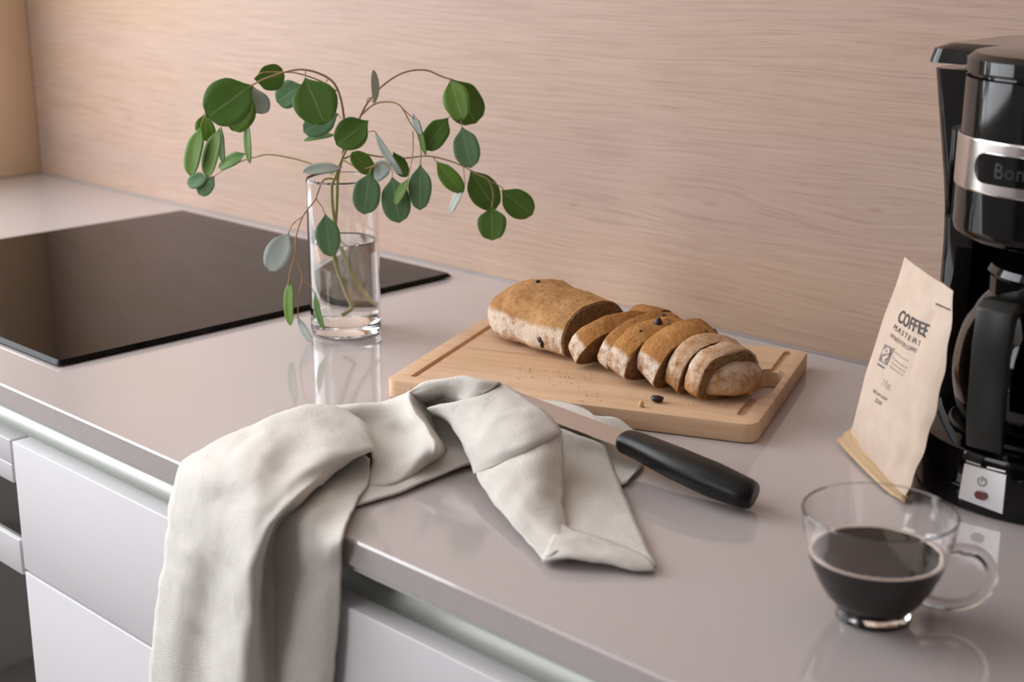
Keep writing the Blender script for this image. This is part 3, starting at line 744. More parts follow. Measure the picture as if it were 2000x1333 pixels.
def patch(rows, n=6, wr=0.0006, seed=0.0):
    G = [[cpt(c) for c in r] for r in rows]
    G = [smooth_path(r, n) for r in G]
    m = len(G[0]); cols = [smooth_path([G[i][j] for i in range(len(G))], n) for j in range(m)]
    R = len(cols[0]); base = len(TV)
    su = sum((cols[j + 1][R // 2] - cols[j][R // 2]).length for j in range(m - 1)); sv = sum((cols[m // 2][i + 1] - cols[m // 2][i]).length for i in range(R - 1))
    for i in range(R):
        for j in range(m):
            p = cols[j][i]
            q = p + Vector((noise.noise(p * 55 + Vector((seed, 0, 0))), noise.noise(p * 55 + Vector((0, seed, 9))), noise.noise(p * 55 + Vector((5, 0, seed))))) * wr * 2.2
            q += Vector((noise.noise(p * 160), noise.noise(p * 160 + Vector((3, 3, 3))), noise.noise(p * 160 + Vector((7, 1, 2))))) * wr * 0.5
            if q.y > YF + 0.002 and q.z < CT + 0.0012: q.z = CT + 0.0012
            TV.append(q); TUV.append((j / (m - 1) * su, i / (R - 1) * sv))
    for i in range(R - 1):
        for j in range(m - 1):
            a = base + i * m + j; TF.append((a, a + 1, a + m + 1, a + m))
# A: big left part, over the edge and hanging down (columns left -> right, last ones roll under the fold lip)
A = [
 [(440, 866, .902), (485, 850, .903), (530, 835, .904), (580, 820, .905), (625, 812, .905), (668, 818, .905), (700, 838, .904), (705, 858, .904)],
 [(396, 880, .904), (440, 856, .914), (490, 834, .923), (543, 809, .932), (605, 793, .937), (665, 800, .936), (712, 828, .931), (716, 852, .918)],
 [(368, 894, .9045), (412, 885, .914), (462, 868, .922), (520, 850, .930), (588, 838, .933), (664, 836, .934), (727, 872, .924), (712, 884, .912)],
 [(350, 915, -.621), (393, 925, -.634), (446, 922, -.630), (504, 912, -.618), (562, 902, .924), (640, 884, .930), (706, 884, .926), (690, 894, .914)],
 [(337, 962, -.626), (382, 980, -.642), (436, 984, -.642), (492, 980, -.642), (540, 968, -.630), (590, 938, .922), (640, 922, .920), (645, 930, .911)],
 [(327, 1030, -.628), (375, 1045, -.646), (430, 1046, -.652), (482, 1044, -.655), (512, 1034, -.651), (545, 1004, -.640), (580, 972, -.622), (592, 976, -.612)],
 [(317, 1110, -.628), (365, 1115, -.646), (420, 1118, -.648), (474, 1116, -.664), (498, 1108, -.664), (513, 1082, -.650), (533, 1026, -.634), (552, 1030, -.622)],
 [(302, 1210, -.628), (350, 1214, -.642), (405, 1218, -.640), (458, 1218, -.660), (488, 1214, -.664), (506, 1190, -.652), (515, 1120, -.636), (540, 1110, -.624)],
 [(292, 1333, -.628), (338, 1337, -.638), (390, 1340, -.634), (438, 1340, -.654), (472, 1338, -.662), (502, 1330, -.652), (525, 1280, -.636), (556, 1270, -.626)],
 [(286, 1460, -.628), (332, 1463, -.636), (384, 1466, -.632), (430, 1466, -.650), (464, 1466, -.658), (500, 1462, -.650), (530, 1450, -.636), (562, 1440, -.626)],
]
patch(A, 6, 0.0008, 1.0)
# B: right hanging panel coming out from under the lip
Bp = [
 [(620, 915, .903), (660, 898, .904), (700, 885, .906), (722, 898, .908)],
 [(590, 960, .903), (640, 945, .904), (690, 930, .9055), (719, 944, .906)],
 [(556, 1010, -.621), (610, 1004, .906), (662, 992, .906), (696, 985, .9055)],
 [(532, 1060, -.6265), (585, 1060, -.627), (635, 1056, -.626), (670, 1048, -.624)],
 [(522, 1120, -.626), (572, 1125, -.628), (630, 1122, -.627), (668, 1105, -.622)],
 [(520, 1210, -.628), (570, 1212, -.632), (626, 1210, -.630), (664, 1200, -.623)],
 [(515, 1333, -.630), (562, 1335, -.634), (614, 1335, -.632), (652, 1330, -.624)],
 [(512, 1460, -.630), (556, 1462, -.634), (606, 1462, -.632), (642, 1458, -.624)],
]
patch(Bp, 6, 0.0005, 2.0)
# C: middle part lying on the worktop with the curled fold at its right
Cc = [
 [(640, 812, .905), (690, 808, .906), (745, 800, .906), (792, 788, .907), (815, 780, .910), (835, 785, .915)],
 [(642, 797, .930), (692, 791, .932), (745, 786, .930), (788, 773, .936), (801, 767, .942), (830, 776, .930)],
 [(690, 832, .918), (732, 826, .921), (770, 818, .924), (797, 800, .934), (807, 796, .938), (838, 806, .922)],
 [(720, 872, .911), (756, 864, .912), (792, 852, .916), (822, 836, .930), (833, 834, .933), (852, 846, .914)],
 [(727, 912, .908), (764, 906, .911), (802, 892, .916), (838, 872, .926), (853, 872, .927), (868, 874, .908)],
 [(720, 942, .904), (756, 944, .906), (796, 930, .908), (828, 908, .911), (846, 898, .911), (868, 890, .905)],
 [(712, 950, .9025), (752, 952, .9025), (792, 938, .9025), (826, 916, .9025), (846, 904, .9025), (868, 894, .9025)],
]
patch(Cc, 6, 0.0006, 3.0)
# D: arched hump crossing toward the board
Dd = [
 [(805, 790, .905), (835, 786, .905), (872, 785, .922), (912, 786, .922), (948, 788, .922), (985, 790, .922)],
 [(800, 769, .941), (830, 750, .950), (870, 741, .957), (910, 738, .960), (945, 744, .960), (979, 751, .957)],
 [(796, 772, .941), (828, 762, .949), (866, 752, .955), (902, 756, .956), (930, 762, .956), (960, 762, .956)],
 [(797, 780, .937), (830, 775, .941), (865, 765, .947), (890, 772, .946), (916, 780, .948), (944, 770, .953)],
 [(806, 790, .930), (836, 784, .932), (866, 775, .938), (888, 782, .938), (912, 790, .940), (940, 782, .944)],
]
patch(Dd, 6, 0.0005, 4.0)
# E: tented panel right of the opening
Ee = [
 [(842, 812, .926), (874, 806, .932), (920, 800, .938), (960, 800, .940), (1010, 810, .938)],
 [(836, 799, .936), (872, 789, .943), (918, 780, .949), (950, 768, .954), (981, 752, .957)],
 [(848, 808, .932), (884, 810, .938), (935, 800, .946), (985, 785, .952), (1028, 780, .953)],
 [(872, 822, .926), (895, 836, .931), (955, 830, .941), (1012, 815, .948), (1062, 803, .949)],
 [(898, 852, .923), (911, 872, .925), (968, 862, .935), (1030, 845, .943), (1084, 824, .944)],
 [(920, 888, .918), (923, 903, .919), (980, 886, .930), (1042, 866, .938), (1096, 842, .939)],
 [(929, 918, .914), (931, 926, .914), (990, 902, .925), (1046, 878, .932), (1094, 850, .934)],
]
patch(Ee, 6, 0.0005, 5.0)
# F: bright lower panel falling from the fold down to the hem
Ff = [
 [(931, 924, .915), (960, 915, .920), (1000, 897, .927), (1046, 873, .934), (1096, 845, .937)],
 [(934, 936, .914), (965, 928, .921), (1005, 915, .926), (1052, 900, .930), (1100, 880, .928)],
 [(958, 972, .911), (985, 968, .916), (1020, 960, .920), (1060, 950, .921), (1100, 940, .915)],
 [(998, 1022, .908), (1020, 1015, .911), (1045, 1006, .914), (1075, 1000, .913), (1100, 995, .909)],
 [(1038, 1068, .9055), (1055, 1055, .908), (1075, 1045, .910), (1092, 1036, .909), (1106, 1028, .906)],
 [(1060, 1098, .904), (1080, 1085, .9085), (1096, 1070, .910), (1112, 1054, .909), (1124, 1042, .905)],
]
patch(Ff, 6, 0.0007, 6.0)
Fh = [
 [(1095, 1022, .908), (1120, 1035, .908), (1155, 1048, .907), (1195, 1060, .906), (1232, 1075, .905), (1262, 1090, .904)],
 [(1078, 1056, .910), (1108, 1062, .911), (1150, 1072, .910), (1196, 1084, .909), (1236, 1096, .907), (1274, 1103, .905)],
 [(1060, 1097, .9045), (1092, 1090, .908), (1145, 1096, .907), (1195, 1105, .905), (1238, 1113, .904), (1279, 1113, .9035)],
 [(1066, 1092, .9025), (1096, 1080, .904), (1148, 1086, .904), (1195, 1096, .9035), (1236, 1104, .903), (1274, 1106, .9025)],
]
patch(Fh, 6, 0.0006, 7.0)
# G: flat layer under the tent running to the right corner
Gg = [
 [(1040, 850, .921), (1085, 838, .921), (1135, 852, .921), (1182, 872, .916)],
 [(1045, 900, .906), (1090, 895, .907), (1145, 900, .907), (1196, 908, .906)],
 [(1050, 960, .904), (1098, 960, .905), (1158, 960, .905), (1216, 956, .904)],
 [(1065, 1020, .9035), (1115, 1022, .904), (1180, 1024, .9045), (1246, 1026, .9035)],
 [(1110, 1055, .903), (1150, 1062, .904), (1212, 1072, .904), (1272, 1085, .9035)],
 [(1150, 1085, .903), (1190, 1092, .9035), (1235, 1100, .904), (1281, 1108, .9035)],
]
patch(Gg, 6, 0.0005, 8.0)
# H: layer on the board under the blade, falling over the board's front edge
Hh = [
 [(940, 768, .9195), (990, 772, .9195), (1040, 779, .9195), (1095, 785, .9200), (1145, 800, .9200), (1163, 812, .9195), (1208, 819, .916), (1250, 853, .906)],
 [(945, 790, .9195), (1000, 795, .9195), (1052, 802, .9195), (1105, 808, .9200), (1150, 820, .9195), (1172, 832, .918), (1212, 842, .912), (1254, 872, .905)],
 [(955, 815, .9195), (1008, 820, .9195), (1060, 828, .9195), (1110, 836, .9195), (1152, 850, .917), (1180, 862, .913), (1222, 872, .906), (1257, 896, .903)],
 [(960, 850, .912), (1010, 855, .912), (1062, 862, .912), (1112, 868, .910), (1155, 880, .908), (1185, 895, .906), (1226, 905, .903), (1256, 908, .903)],
 [(965, 890, .904), (1012, 895, .904), (1066, 900, .904), (1116, 910, .904), (1158, 920, .903), (1190, 935, .903), (1214, 948, .903), (1232, 934, .903)],
]
patch(Hh, 5, 0.0005, 9.0)
# J: lowest layer whose edge shows on the worktop before the opening
Jj = [
 [(700, 940, .9025), (770, 915, .9025), (840, 880, .903), (890, 855, .904), (960, 840, .904)],
 [(696, 965, .903), (770, 942, .9045), (840, 912, .9055), (890, 885, .906), (960, 866, .905)],
 [(690, 990, .9025), (765, 966, .9035), (840, 937, .904), (892, 917, .9045), (955, 892, .904)],
]
patch(Jj, 6, 0.0004, 10.0)
# K: inner layer seen in the dark opening below the hump
Kk = [
 [(812, 784, .928), (840, 778, .934), (875, 776, .938), (910, 784, .940), (950, 785, .944)],
 [(822, 815, .914), (850, 812, .916), (885, 812, .918), (920, 818, .920), (960, 822, .922)],
 [(845, 860, .905), (870, 850, .906), (905, 845, .907), (940, 850, .907), (975, 858, .908)],
 [(850, 890, .9035), (880, 882, .9045), (915, 874, .9035), (945, 875, .904), (980, 880, .905)],
]
patch(Kk, 6, 0.0006, 11.0)
towel = raw('linen_towel', TV, TF, M_LINEN)
_uv = towel.data.uv_layers.new(name='UVMap')
for lp in towel.data.loops: _uv.data[lp.index].uv = TUV[lp.vertex_index]
sm = towel.modifiers.new('thickness', 'SOLIDIFY'); sm.thickness = 0.0014; sm.offset = 0
tag(towel, 'natural beige linen towel draped over the worktop edge by the board', 'towel')
# ------------------------------------------------------------------ coffee maker
M_GLOSS = plain('gloss_black_plastic', (0.003, 0.003, 0.003, 1), 0.06, IOR=1.4)
M_SATIN = plain('satin_black_plastic', (0.009, 0.010, 0.009, 1), 0.33, IOR=1.4)
M_BAND = NT('brushed_band'); M_BAND.col(lin(206, 200, 198)).set(Roughness=0.17, Metallic=1.0); M_BAND = M_BAND.m
M_SILVER = plain('silver_switch', lin(214, 210, 210), 0.25, 0.6)
M_INK = plain('dark_print', lin(42, 38, 36), 0.6)
M_LAMP = plain('dark_red_lens', lin(92, 34, 34), 0.2)
CX, CY_ = -0.442, -0.178
cm = empty('coffee_maker', (CX, CY_, CT))
tag(cm, 'black drip coffee maker with steel band at the right edge', 'coffee maker')
def ring_pts(x0, x1, y0, y1, r, z): return [Vector((x, y, z)) for x, y in rrect(x0, y0, x1, y1, r, 6)]
# water tank column with a round bay for the carafe (flares outward near its top)
def tank_ring(w, z):
    P = [(-w + 0.014 - 0.014 * math.cos(t), 0.135 - 0.014 + 0.014 * math.sin(t)) for t in [pi / 2 * i / 5 for i in range(5, -1, -1)]]
    P += [(-w, 0.022), (-w + 0.003, 0.014), (-w + 0.010, 0.010), (-0.0800, 0.010)]
    a0 = math.pi - math.asin(0.010 / 0.080)
    P += [(0.080 * math.cos(a0 + (math.asin(0.010 / 0.080) - a0) * i / 24), 0.080 * math.sin(a0 + (math.asin(0.010 / 0.080) - a0) * i / 24)) for i in range(1, 24)]
    P += [(0.0800, 0.010), (w - 0.010, 0.010), (w - 0.003, 0.014), (w, 0.022)]
    P += [(w - 0.014 + 0.014 * math.cos(t), 0.135 - 0.014 + 0.014 * math.sin(t)) for t in [pi / 2 * i / 5 for i in range(6)]]
    return [Vector((x, y, z)) for x, y in P]
rings = [tank_ring(0.110 + dx, z) for z, dx in ((0.0006, 0.0), (0.15, 0.0), (0.17, 0.0), (0.195, 0.001), (0.22, 0.004), (0.25, 0.009), (0.28, 0.014), (0.304, 0.018))]
V, Fc = loft(rings); tk = sharp(raw('water_tank', V, Fc, M_GLOSS, cm), 40)
bm = bmesh.new(); bm.from_mesh(tk.data); bmesh.ops.triangulate(bm, faces=[f for f in bm.faces if len(f.verts) > 4]); bmesh.ops.recalc_face_normals(bm, faces=bm.faces[:]); bm.to_mesh(tk.data); bm.free()
rings = [ring_pts(-0.131, 0.131, 0.004, 0.137, 0.014, z) for z in (0.3085, 0.310)] + [ring_pts(-0.129, 0.129, 0.006, 0.136, 0.014, 0.319), ring_pts(-0.119, 0.119, 0.014, 0.130, 0.012, 0.323)]
V, Fc = loft(rings); sharp(raw('tank_lid', V, Fc, M_GLOSS, cm), 40)
prism('level_window', rrect(-0.105, 0.190, -0.087, 0.262, 0.003, 3), 1, 0.0085, 0.0105, M_SATIN, cm)
for i in range(3):
    box('window_rib', (-0.1035 + i * 0.0055, 0.0072, 0.193), (-0.1005 + i * 0.0055, 0.0086, 0.259), M_GLOSS, cm, 0.0005)
# base
def dshape(R, yb, n=40):
    P = []
    for i in range(n + 1):
        a = pi + pi * i / n; P.append((R * math.cos(a), R * math.sin(a)))
    P += [(R, yb), (-R, yb)]; return P
prism('base', dshape(0.0955, 0.135), 2, 0.0006, 0.046, M_GLOSS, cm, 0.003)
lathe('hotplate', [(0, 0.0462), (0.072, 0.0462), (0.074, 0.0475), (0.072, 0.0495), (0, 0.0495)], M_SATIN, cm, 64)
# filter housing
HR = 0.083
lathe('housing_lower', [(0, 0.192), (HR - 0.006, 0.192), (HR - 0.001, 0.196), (HR, 0.200), (HR, 0.2288), (0, 0.2288)], M_GLOSS, cm, 96)
lathe('steel_band', [(0.06, 0.229), (HR + 0.0012, 0.229), (HR + 0.0016, 0.2298), (HR + 0.0016, 0.2652), (HR + 0.0012, 0.266), (0.06, 0.266)], M_BAND, cm, 96)
lathe('housing_upper', [(0, 0.2662), (HR - 0.0005, 0.2662), (HR - 0.0005, 0.306), (HR - 0.0045, 0.307), (HR - 0.0045, 0.3085), (0, 0.3085)], M_GLOSS, cm, 96)
lathe('housing_lid', [(0, 0.3087), (HR - 0.0015, 0.3087), (HR - 0.0005, 0.310), (HR - 0.0005, 0.319), (HR - 0.006, 0.323), (HR - 0.03, 0.3245), (0, 0.3245)], M_GLOSS, cm, 96)
def curved_plate(name, outline, r0, r1, mat, a_c, z_c, parent=None):
    """outline (s,z) wrapped on an upright cylinder round the machine's axis; a_c = direction angle of its middle"""
    bm = bmesh.new(); n = len(outline); A = []; Bv = []
    for s, z in outline:
        a = a_c + s / r1
        A.append(bm.verts.new((r0 * math.cos(a), r0 * math.sin(a), z + z_c))); Bv.append(bm.verts.new((r1 * math.cos(a), r1 * math.sin(a), z + z_c)))
    f1 = bm.faces.new(A); f2 = bm.faces.new(Bv[::-1])
    for i in range(n): bm.faces.new((A[i], Bv[i], Bv[(i + 1) % n], A[(i + 1) % n]))
    bmesh.ops.triangulate(bm, faces=[f1, f2])
    return sharp(from_bm(name, bm, mat, parent or cm, True), 40)
def capsule(hw, hh, n=10, m=12):
    P = []
    for i in range(n + 1): a = -pi / 2 + pi * i / n; P.append((hw - hh + hh * math.cos(a), hh * math.sin(a)))
    for k in range(1, m): P.append((hw - hh - 2 * (hw - hh) * k / m, hh))
    for i in range(n + 1): a = pi / 2 + pi * i / n; P.append((-hw + hh + hh * math.cos(a), hh * math.sin(a)))
    for k in range(1, m): P.append((-hw + hh + 2 * (hw - hh) * k / m, -hh))
    return P
AF = -pi / 2
curved_plate('badge', capsule(0.047, 0.0105), HR, HR + 0.0034, M_GLOSS, AF + 0.05, 0.2475)
def text_mesh(body, size, spacing=1.0, shear=0.0, bold=0.0):
    cu = bpy.data.curves.new('t', 'FONT'); cu.body = body; cu.size = size; cu.space_character = spacing; cu.shear = shear; cu.offset = bold
    cu.resolution_u = 3
    o = bpy.data.objects.new('t', cu); COL.objects.link(o)
    dg = bpy.context.evaluated_depsgraph_get(); me = bpy.data.meshes.new_from_object(o.evaluated_get(dg))
    bpy.data.objects.remove(o); bpy.data.curves.remove(cu)
    V = [v.co.copy() for v in me.vertices]; Fc = [tuple(p.vertices) for p in me.polygons]; bpy.data.meshes.remove(me)
    return V, Fc
V, Fc = text_mesh('Bom', 0.0145, 1.05, 0.0, 0.0002)
V = [Vector(((HR + 0.0037) * math.cos(AF + (-0.0235 + v.x) / HR + 0.02), (HR + 0.0037) * math.sin(AF + (-0.0235 + v.x) / HR + 0.02), 0.2425 + v.y)) for v in V]
raw('badge_lettering', V, Fc, M_SATIN, cm, False)
# switch panel on the base
BR_ = 0.0955
curved_plate('switch_panel', [(-0.0175, -0.0135), (0.0175, -0.0155), (0.0175, 0.0140), (0.0, 0.0145), (-0.0150, 0.0140)], BR_ - 0.001, BR_ + 0.0016, M_SILVER, AF - 0.04, 0.0225)
for s0, s1 in ((-0.0140, -0.0020), (0.0030, 0.0165)):
    curved_plate('chrome_slit', [(s0, 0), (s1, 0), (s1, 0.0012), (s0, 0.0012)], BR_ - 0.001, BR_ + 0.0012, M_BAND, AF - 0.04, 0.0382)
curved_plate('indicator_light', capsule(0.0048, 0.0030, 8, 4), BR_, BR_ + 0.0022, M_LAMP, AF - 0.035, 0.0165)
def power_ring():
    V, Fc = [], []; n = 28; gap = 0.4; ac = AF - 0.035; zc = 0.0272; r = BR_ + 0.0020
    for i in range(n + 1):
        t = pi / 2 + gap + (2 * pi - 2 * gap) * i / n
        for q in (0.0029, 0.0035):
            a = ac + q * math.cos(t) / r; V.append((r * math.cos(a), r * math.sin(a), zc + q * math.sin(t)))
    for i in range(n): Fc.append((2 * i, 2 * i + 1, 2 * i + 3, 2 * i + 2))
    m = len(V)
    for s_, z_ in ((-0.0003, -0.0006), (0.0003, -0.0006), (0.0003, 0.0042), (-0.0003, 0.0042)):
        a = ac + s_ / r; V.append((r * math.cos(a), r * math.sin(a), zc + z_))
    Fc.append((m, m + 1, m + 2, m + 3))
    raw('power_symbol', V, Fc, M_INK, cm, False)
power_ring()
# carafe on the hotplate
cf = empty('coffee_carafe', (CX, CY_, CT + 0.0499))
tag(cf, 'dark glass coffee carafe with broad black handle on the machine', 'carafe')
M_DGLASS = glass('carafe_glass', 1.48, (0.22, 0.22, 0.21, 1))
def spl(P): return [(q.x, q.y) for q in smooth_path([Vector((r, z, 0)) for r, z in P], 4)]
lathe('glass_jug', [(0, 0.0002), (0.056, 0.0002)] + spl([(0.060, 0.0004), (0.068, 0.006), (0.0735, 0.025), (0.0745, 0.045), (0.070, 0.070), (0.060, 0.090), (0.051, 0.103), (0.0495, 0.112)])
      + spl([(0.0478, 0.112), (0.0490, 0.103), (0.058, 0.0895), (0.068, 0.0695), (0.0725, 0.045), (0.0715, 0.0255), (0.0665, 0.008), (0.059, 0.0025)]) + [(0, 0.0025)], M_DGLASS, cf, 72)
lathe('coffee', [(0, 0.0027), (0.0588, 0.0027), (0.0663, 0.0082), (0.0713, 0.0256), (0.0723, 0.045), (0.0700, 0.060), (0, 0.060)], plain('black_coffee', (0.006, 0.003, 0.002, 1), 0.05), cf, 64)
lathe('collar', [(0.0503, 0.100), (0.0535, 0.100), (0.0535, 0.112), (0.0503, 0.112)], M_GLOSS, cf, 64)
lathe('lid', [(0, 0.1125), (0.054, 0.1125), (0.0555, 0.115), (0.053, 0.120), (0.030, 0.124), (0, 0.124)], M_GLOSS, cf, 64)
hn = [(-0.052, 0.108), (-0.100, 0.112), (-0.108, 0.106), (-0.111, 0.080), (-0.110, 0.030), (-0.106, 0.004), (-0.1005, 0.0035), (-0.103, 0.030), (-0.104, 0.080), (-0.100, 0.100), (-0.094, 0.103), (-0.052, 0.100)]
prism('handle', hn, 0, -0.014, 0.013, M_SATIN, cf, 0.0015)

# ------------------------------------------------------------------ coffee bag
def kraft():
    k = NT('kraft_paper'); v = k.coord(); a = k.noise(v, 60, 4); b = k.noise(v, 900, 2)
    c = k.ramp(a, [(0.3, lin(194, 172, 155)), (0.7, lin(204, 184, 167))]); k.col(c).set(Roughness=0.75)
    k.b.inputs['Specular IOR Level'].default_value = 0.25; k.bump(b, 0.15, 0.0003); return k.m
M_KRAFT = kraft()
M_KRAFTD = plain('kraft_paper_seal', lin(190, 160, 122), 0.6)
bBL, bBR = Vector((-0.594, -0.209, CT + 0.006)), Vector((-0.4985, -0.2865, CT + 0.0035)); bTL, bTR = Vector((-0.564, -0.195, 1.060)), Vector((-0.4865, -0.262, 1.058))
bag = empty('coffee_bag', ((bBL.x + bBR.x) / 2, (bBL.y + bBR.y) / 2, CT))
tag(bag, 'kraft paper coffee bag with black print leaning on coffee maker', 'bag')
bn = (bBR - bBL).normalized().cross(Vector((0, 0, 1))).normalized()         # faces the front left
if bn.y > 0: bn = -bn
def bag_pt(a, b, side):
    """a across 0..1, b up 0..1, side +1 front, -1 back"""
    L_ = bBL.lerp(bTL, b); R_ = bBR.lerp(bTR, b)
    bul = math.sin(pi * min(1, b * 1.05)) if b < 0.95 else math.sin(pi * 0.9975)
    wid = (R_ - L_).normalized()
    R2 = R_ + wid * (0.0170 * math.sin(pi * b ** 1.05) ** 0.8 + 0.0015 * math.sin(b * 31)); L2 = L_ - wid * (0.004 * math.sin(pi * b) + 0.001 * math.sin(b * 19 + 1))
    p = L2.lerp(R2, a)
    e = max(0.0, 1 - abs(2 * a - 1) ** 2.6) ** 0.7
    dep = (0.0125 * (1 - b ** 2.2) * (1 - (1 - b) ** 6) + 0.0012) if side > 0 else (0.010 * (1 - b ** 2) * (1 - (1 - b) ** 6) + 0.0012)
    w = 0.0016 * noise.noise(Vector((a * 3.1, b * 4.2, side * 7))) + 0.0007 * noise.noise(Vector((a * 9, b * 12, side * 3)))
    if side > 0: w -= 0.0030 * math.exp(-((a - 0.80 - 0.12 * math.sin(b * 7)) / 0.055) ** 2) * math.sin(pi * min(1, b * 1.0)) ** 0.7
    return p + bn * side * (e * (dep + w))
def bag_mesh():
    NA, NB = 30, 46; V, Fc = [], []
    for i in range(NB + 1):
        b = i / NB
        for j in range(NA): V.append(bag_pt(j / NA, b, 1) - bag.location)
        for j in range(NA): V.append(bag_pt(1 - j / NA, b, -1) - bag.location)
    n = 2 * NA
    for i in range(NB):
        for k in range(n): Fc.append((i * n + k, i * n + (k + 1) % n, (i + 1) * n + (k + 1) % n, (i + 1) * n + k))
    Fc.append(tuple(range(n - 1, -1, -1))); Fc.append(tuple(NB * n + k for k in range(n)))
    o = raw('paper_bag', V, Fc, M_KRAFT, bag)
    bm = bmesh.new(); bm.from_mesh(o.data); bmesh.ops.recalc_face_normals(bm, faces=bm.faces[:]); bm.to_mesh(o.data); bm.free(); sharp(o, 60)
bag_mesh()
# crimped bottom seal that folds out on the worktop
def seal():
    V, Fc = [], []; n, m = 10, 9
    P0 = [pz(1682, 826, 0.916), pz(1688, 862, 0.912), pz(1735, 912, 0.908), pz(1788, 962, 0.9045)]
    P1 = [pz(1634, 862, 0.9035), pz(1662, 892, 0.9025), pz(1716, 946, 0.9020), pz(1768, 986, 0.9020)]
    a = smooth_path(P0, 4); b = smooth_path(P1, 4)
    for p, q in zip(a, b):
        for k in range(m + 1):
            t = k / m; r = p.lerp(q, t); r.z += 0.0011 * math.sin(t * pi * 7) + 0.004 * math.sin(pi * t) * 0.5
            V.append(r - bag.location)
    N = len(a)
    for i in range(N - 1):
        for k in range(m): c = i * (m + 1) + k; Fc.append((c, c + 1, c + m + 2, c + m + 1))
    o = raw('bottom_seal', V, Fc, M_KRAFTD, bag); md = o.modifiers.new('thickness', 'SOLIDIFY'); md.thickness = 0.0008; md.offset = 0
seal()
def bag_px(a, b):
    p = bag_pt(a, b, 1) - CAM; f = p.dot(FWD)
    return Vector((1000 + F_PX * p.dot(RIGHT) / f, 666.5 - F_PX * p.dot(UPC) / f))
def bag_ab(u, v):
    a, b = 0.4, 0.5; t = Vector((u, v)); h = 0.02
    for _ in range(25):
        r = t - bag_px(a, b); ja = (bag_px(a + h, b) - bag_px(a - h, b)) / (2 * h); jb = (bag_px(a, b + h) - bag_px(a, b - h)) / (2 * h)
        det = ja.x * jb.y - ja.y * jb.x
        if abs(det) < 1e-6: break
        a += 0.7 * (r.x * jb.y - r.y * jb.x) / det; b += 0.7 * (ja.x * r.y - ja.y * r.x) / det
        a = min(0.98, max(0.02, a)); b = min(0.98, max(0.02, b))
    return Vector((a, b))
def bag_print(name, V, Fc, p0, p1, up, mat, wide=None):
    """flat print: its left end at p0, its right end at p1, the height of one text unit ending at up (photo measurements)"""
    o0, o1, o2 = bag_ab(*p0), bag_ab(*p1), bag_ab(*up)
    x0, x1, y0, y1 = wide or (min(v.x for v in V), max(v.x for v in V), min(v.y for v in V), max(v.y for v in V))
    W = []
    for v in V:
        ab = o0 + (o1 - o0) * ((v.x - x0) / (x1 - x0)) + (o2 - o0) * ((v.y - y0) / (y1 - y0))
        W.append(bag_pt(ab.x, ab.y, 1) + bn * 0.0005 - bag.location)
    return raw(name, W, Fc, mat, bag, False)
M_GREY = plain('grey_print', lin(128, 120, 118), 0.6)
M_FAINT = plain('faint_print', lin(178, 160, 146), 0.6)
def tprint(body, p0, p1, up, mat, sp=1.0, bold=0.0, name='bag_lettering'):
    V, Fc = text_mesh(body, 1.0, sp, 0.0, bold); bag_print(name, V, Fc, p0, p1, up, mat)
tprint('COFFEE', (1752, 628), (1807, 661), (1762, 604), M_INK, 1.0, 0.02)
tprint('MASTERS', (1745, 642), (1796, 677), (1749, 633), M_INK, 1.35)
tprint('FAIRTRADE FILTER COFFEE', (1739, 657), (1790, 690), (1742, 650), M_INK, 1.0)
# emblem: dark square with a light figure
def quad(): return [Vector((0, 0, 0)), Vector((1, 0, 0)), Vector((1, 1, 0)), Vector((0, 1, 0))], [(0, 1, 2, 3)]
V, Fc = quad(); bag_print('emblem', V, Fc, (1716, 704), (1732, 714), (1729, 672), M_GREY)
def ell(cx, cy, rx, ry, n=20):
    return [Vector((cx + rx * math.cos(2 * pi * i / n), cy + ry * math.sin(2 * pi * i / n), 0)) for i in range(n)], [tuple(range(n))]
def swoosh():
    V, Fc = [], []; n = 14
    for i in range(n + 1):
        t = i / n; cx = 0.30 + 0.42 * t - 0.22 * math.sin(pi * t * 1.5); cy = 0.10 + 0.62 * t; w = 0.13 * math.sin(pi * (0.15 + 0.8 * t))
        V += [Vector((cx - w, cy + 0.02, 0)), Vector((cx + w, cy - 0.02, 0))]
    for i in range(n): Fc.append((2 * i, 2 * i + 1, 2 * i + 3, 2 * i + 2))
    return V, Fc
for nm, (V, Fc), mt, up_ in (('emblem_field', ell(0.56, 0.56, 0.36, 0.38), M_KRAFT, 0.0003), ('emblem_figure', swoosh(), M_GREY, 0.0006), ('emblem_dot', ell(0.50, 0.74, 0.09, 0.08, 12), M_GREY, 0.0006)):
    e_ = bag_print(nm, V, Fc, (1716.5, 703), (1731.5, 712.5), (1729, 673), mt, (0, 1, 0, 1)); e_.data.transform(Matrix.Translation(bn * up_))
def dashes(n):
    V, Fc = [], []; x = 0.0
    for i in range(n):
        w = random.uniform(0.5, 1.4); k_ = len(V)
        V += [Vector((x, 0, 0)), Vector((x + w, 0, 0)), Vector((x + w, 1, 0)), Vector((x, 1, 0))]; Fc.append((k_, k_ + 1, k_ + 2, k_ + 3)); x += w + 0.35
    return V, Fc
V, Fc = dashes(4); bag_print('small_print', V, Fc, (1714, 713), (1727, 721), (1715, 709), M_GREY)
for p0, p1 in (((1748, 689), (1773, 706)), ((1743, 700), (1770, 720)), ((1741, 709), (1766, 728)), ((1737, 716), (1762, 734))):
    V, Fc = dashes(7); bag_print('small_print', V, Fc, p0, p1, (p0[0] + 0.8, p0[1] - 3), M_FAINT)     # too small to read
tprint('7 Pint', (1721, 754), (1737, 762), (1726, 740), M_FAINT, 1.0)
tprint('BBE JAN 2024', (1705, 767), (1731, 785), (1708, 760), M_INK, 1.0)
tprint('22:01', (1709, 784), (1721, 793), (1712, 777), M_INK, 1.0)
V, Fc = quad(); bag_print('top_mark', V, Fc, (1828, 595), (1862, 610), (1829, 592), M_INK)

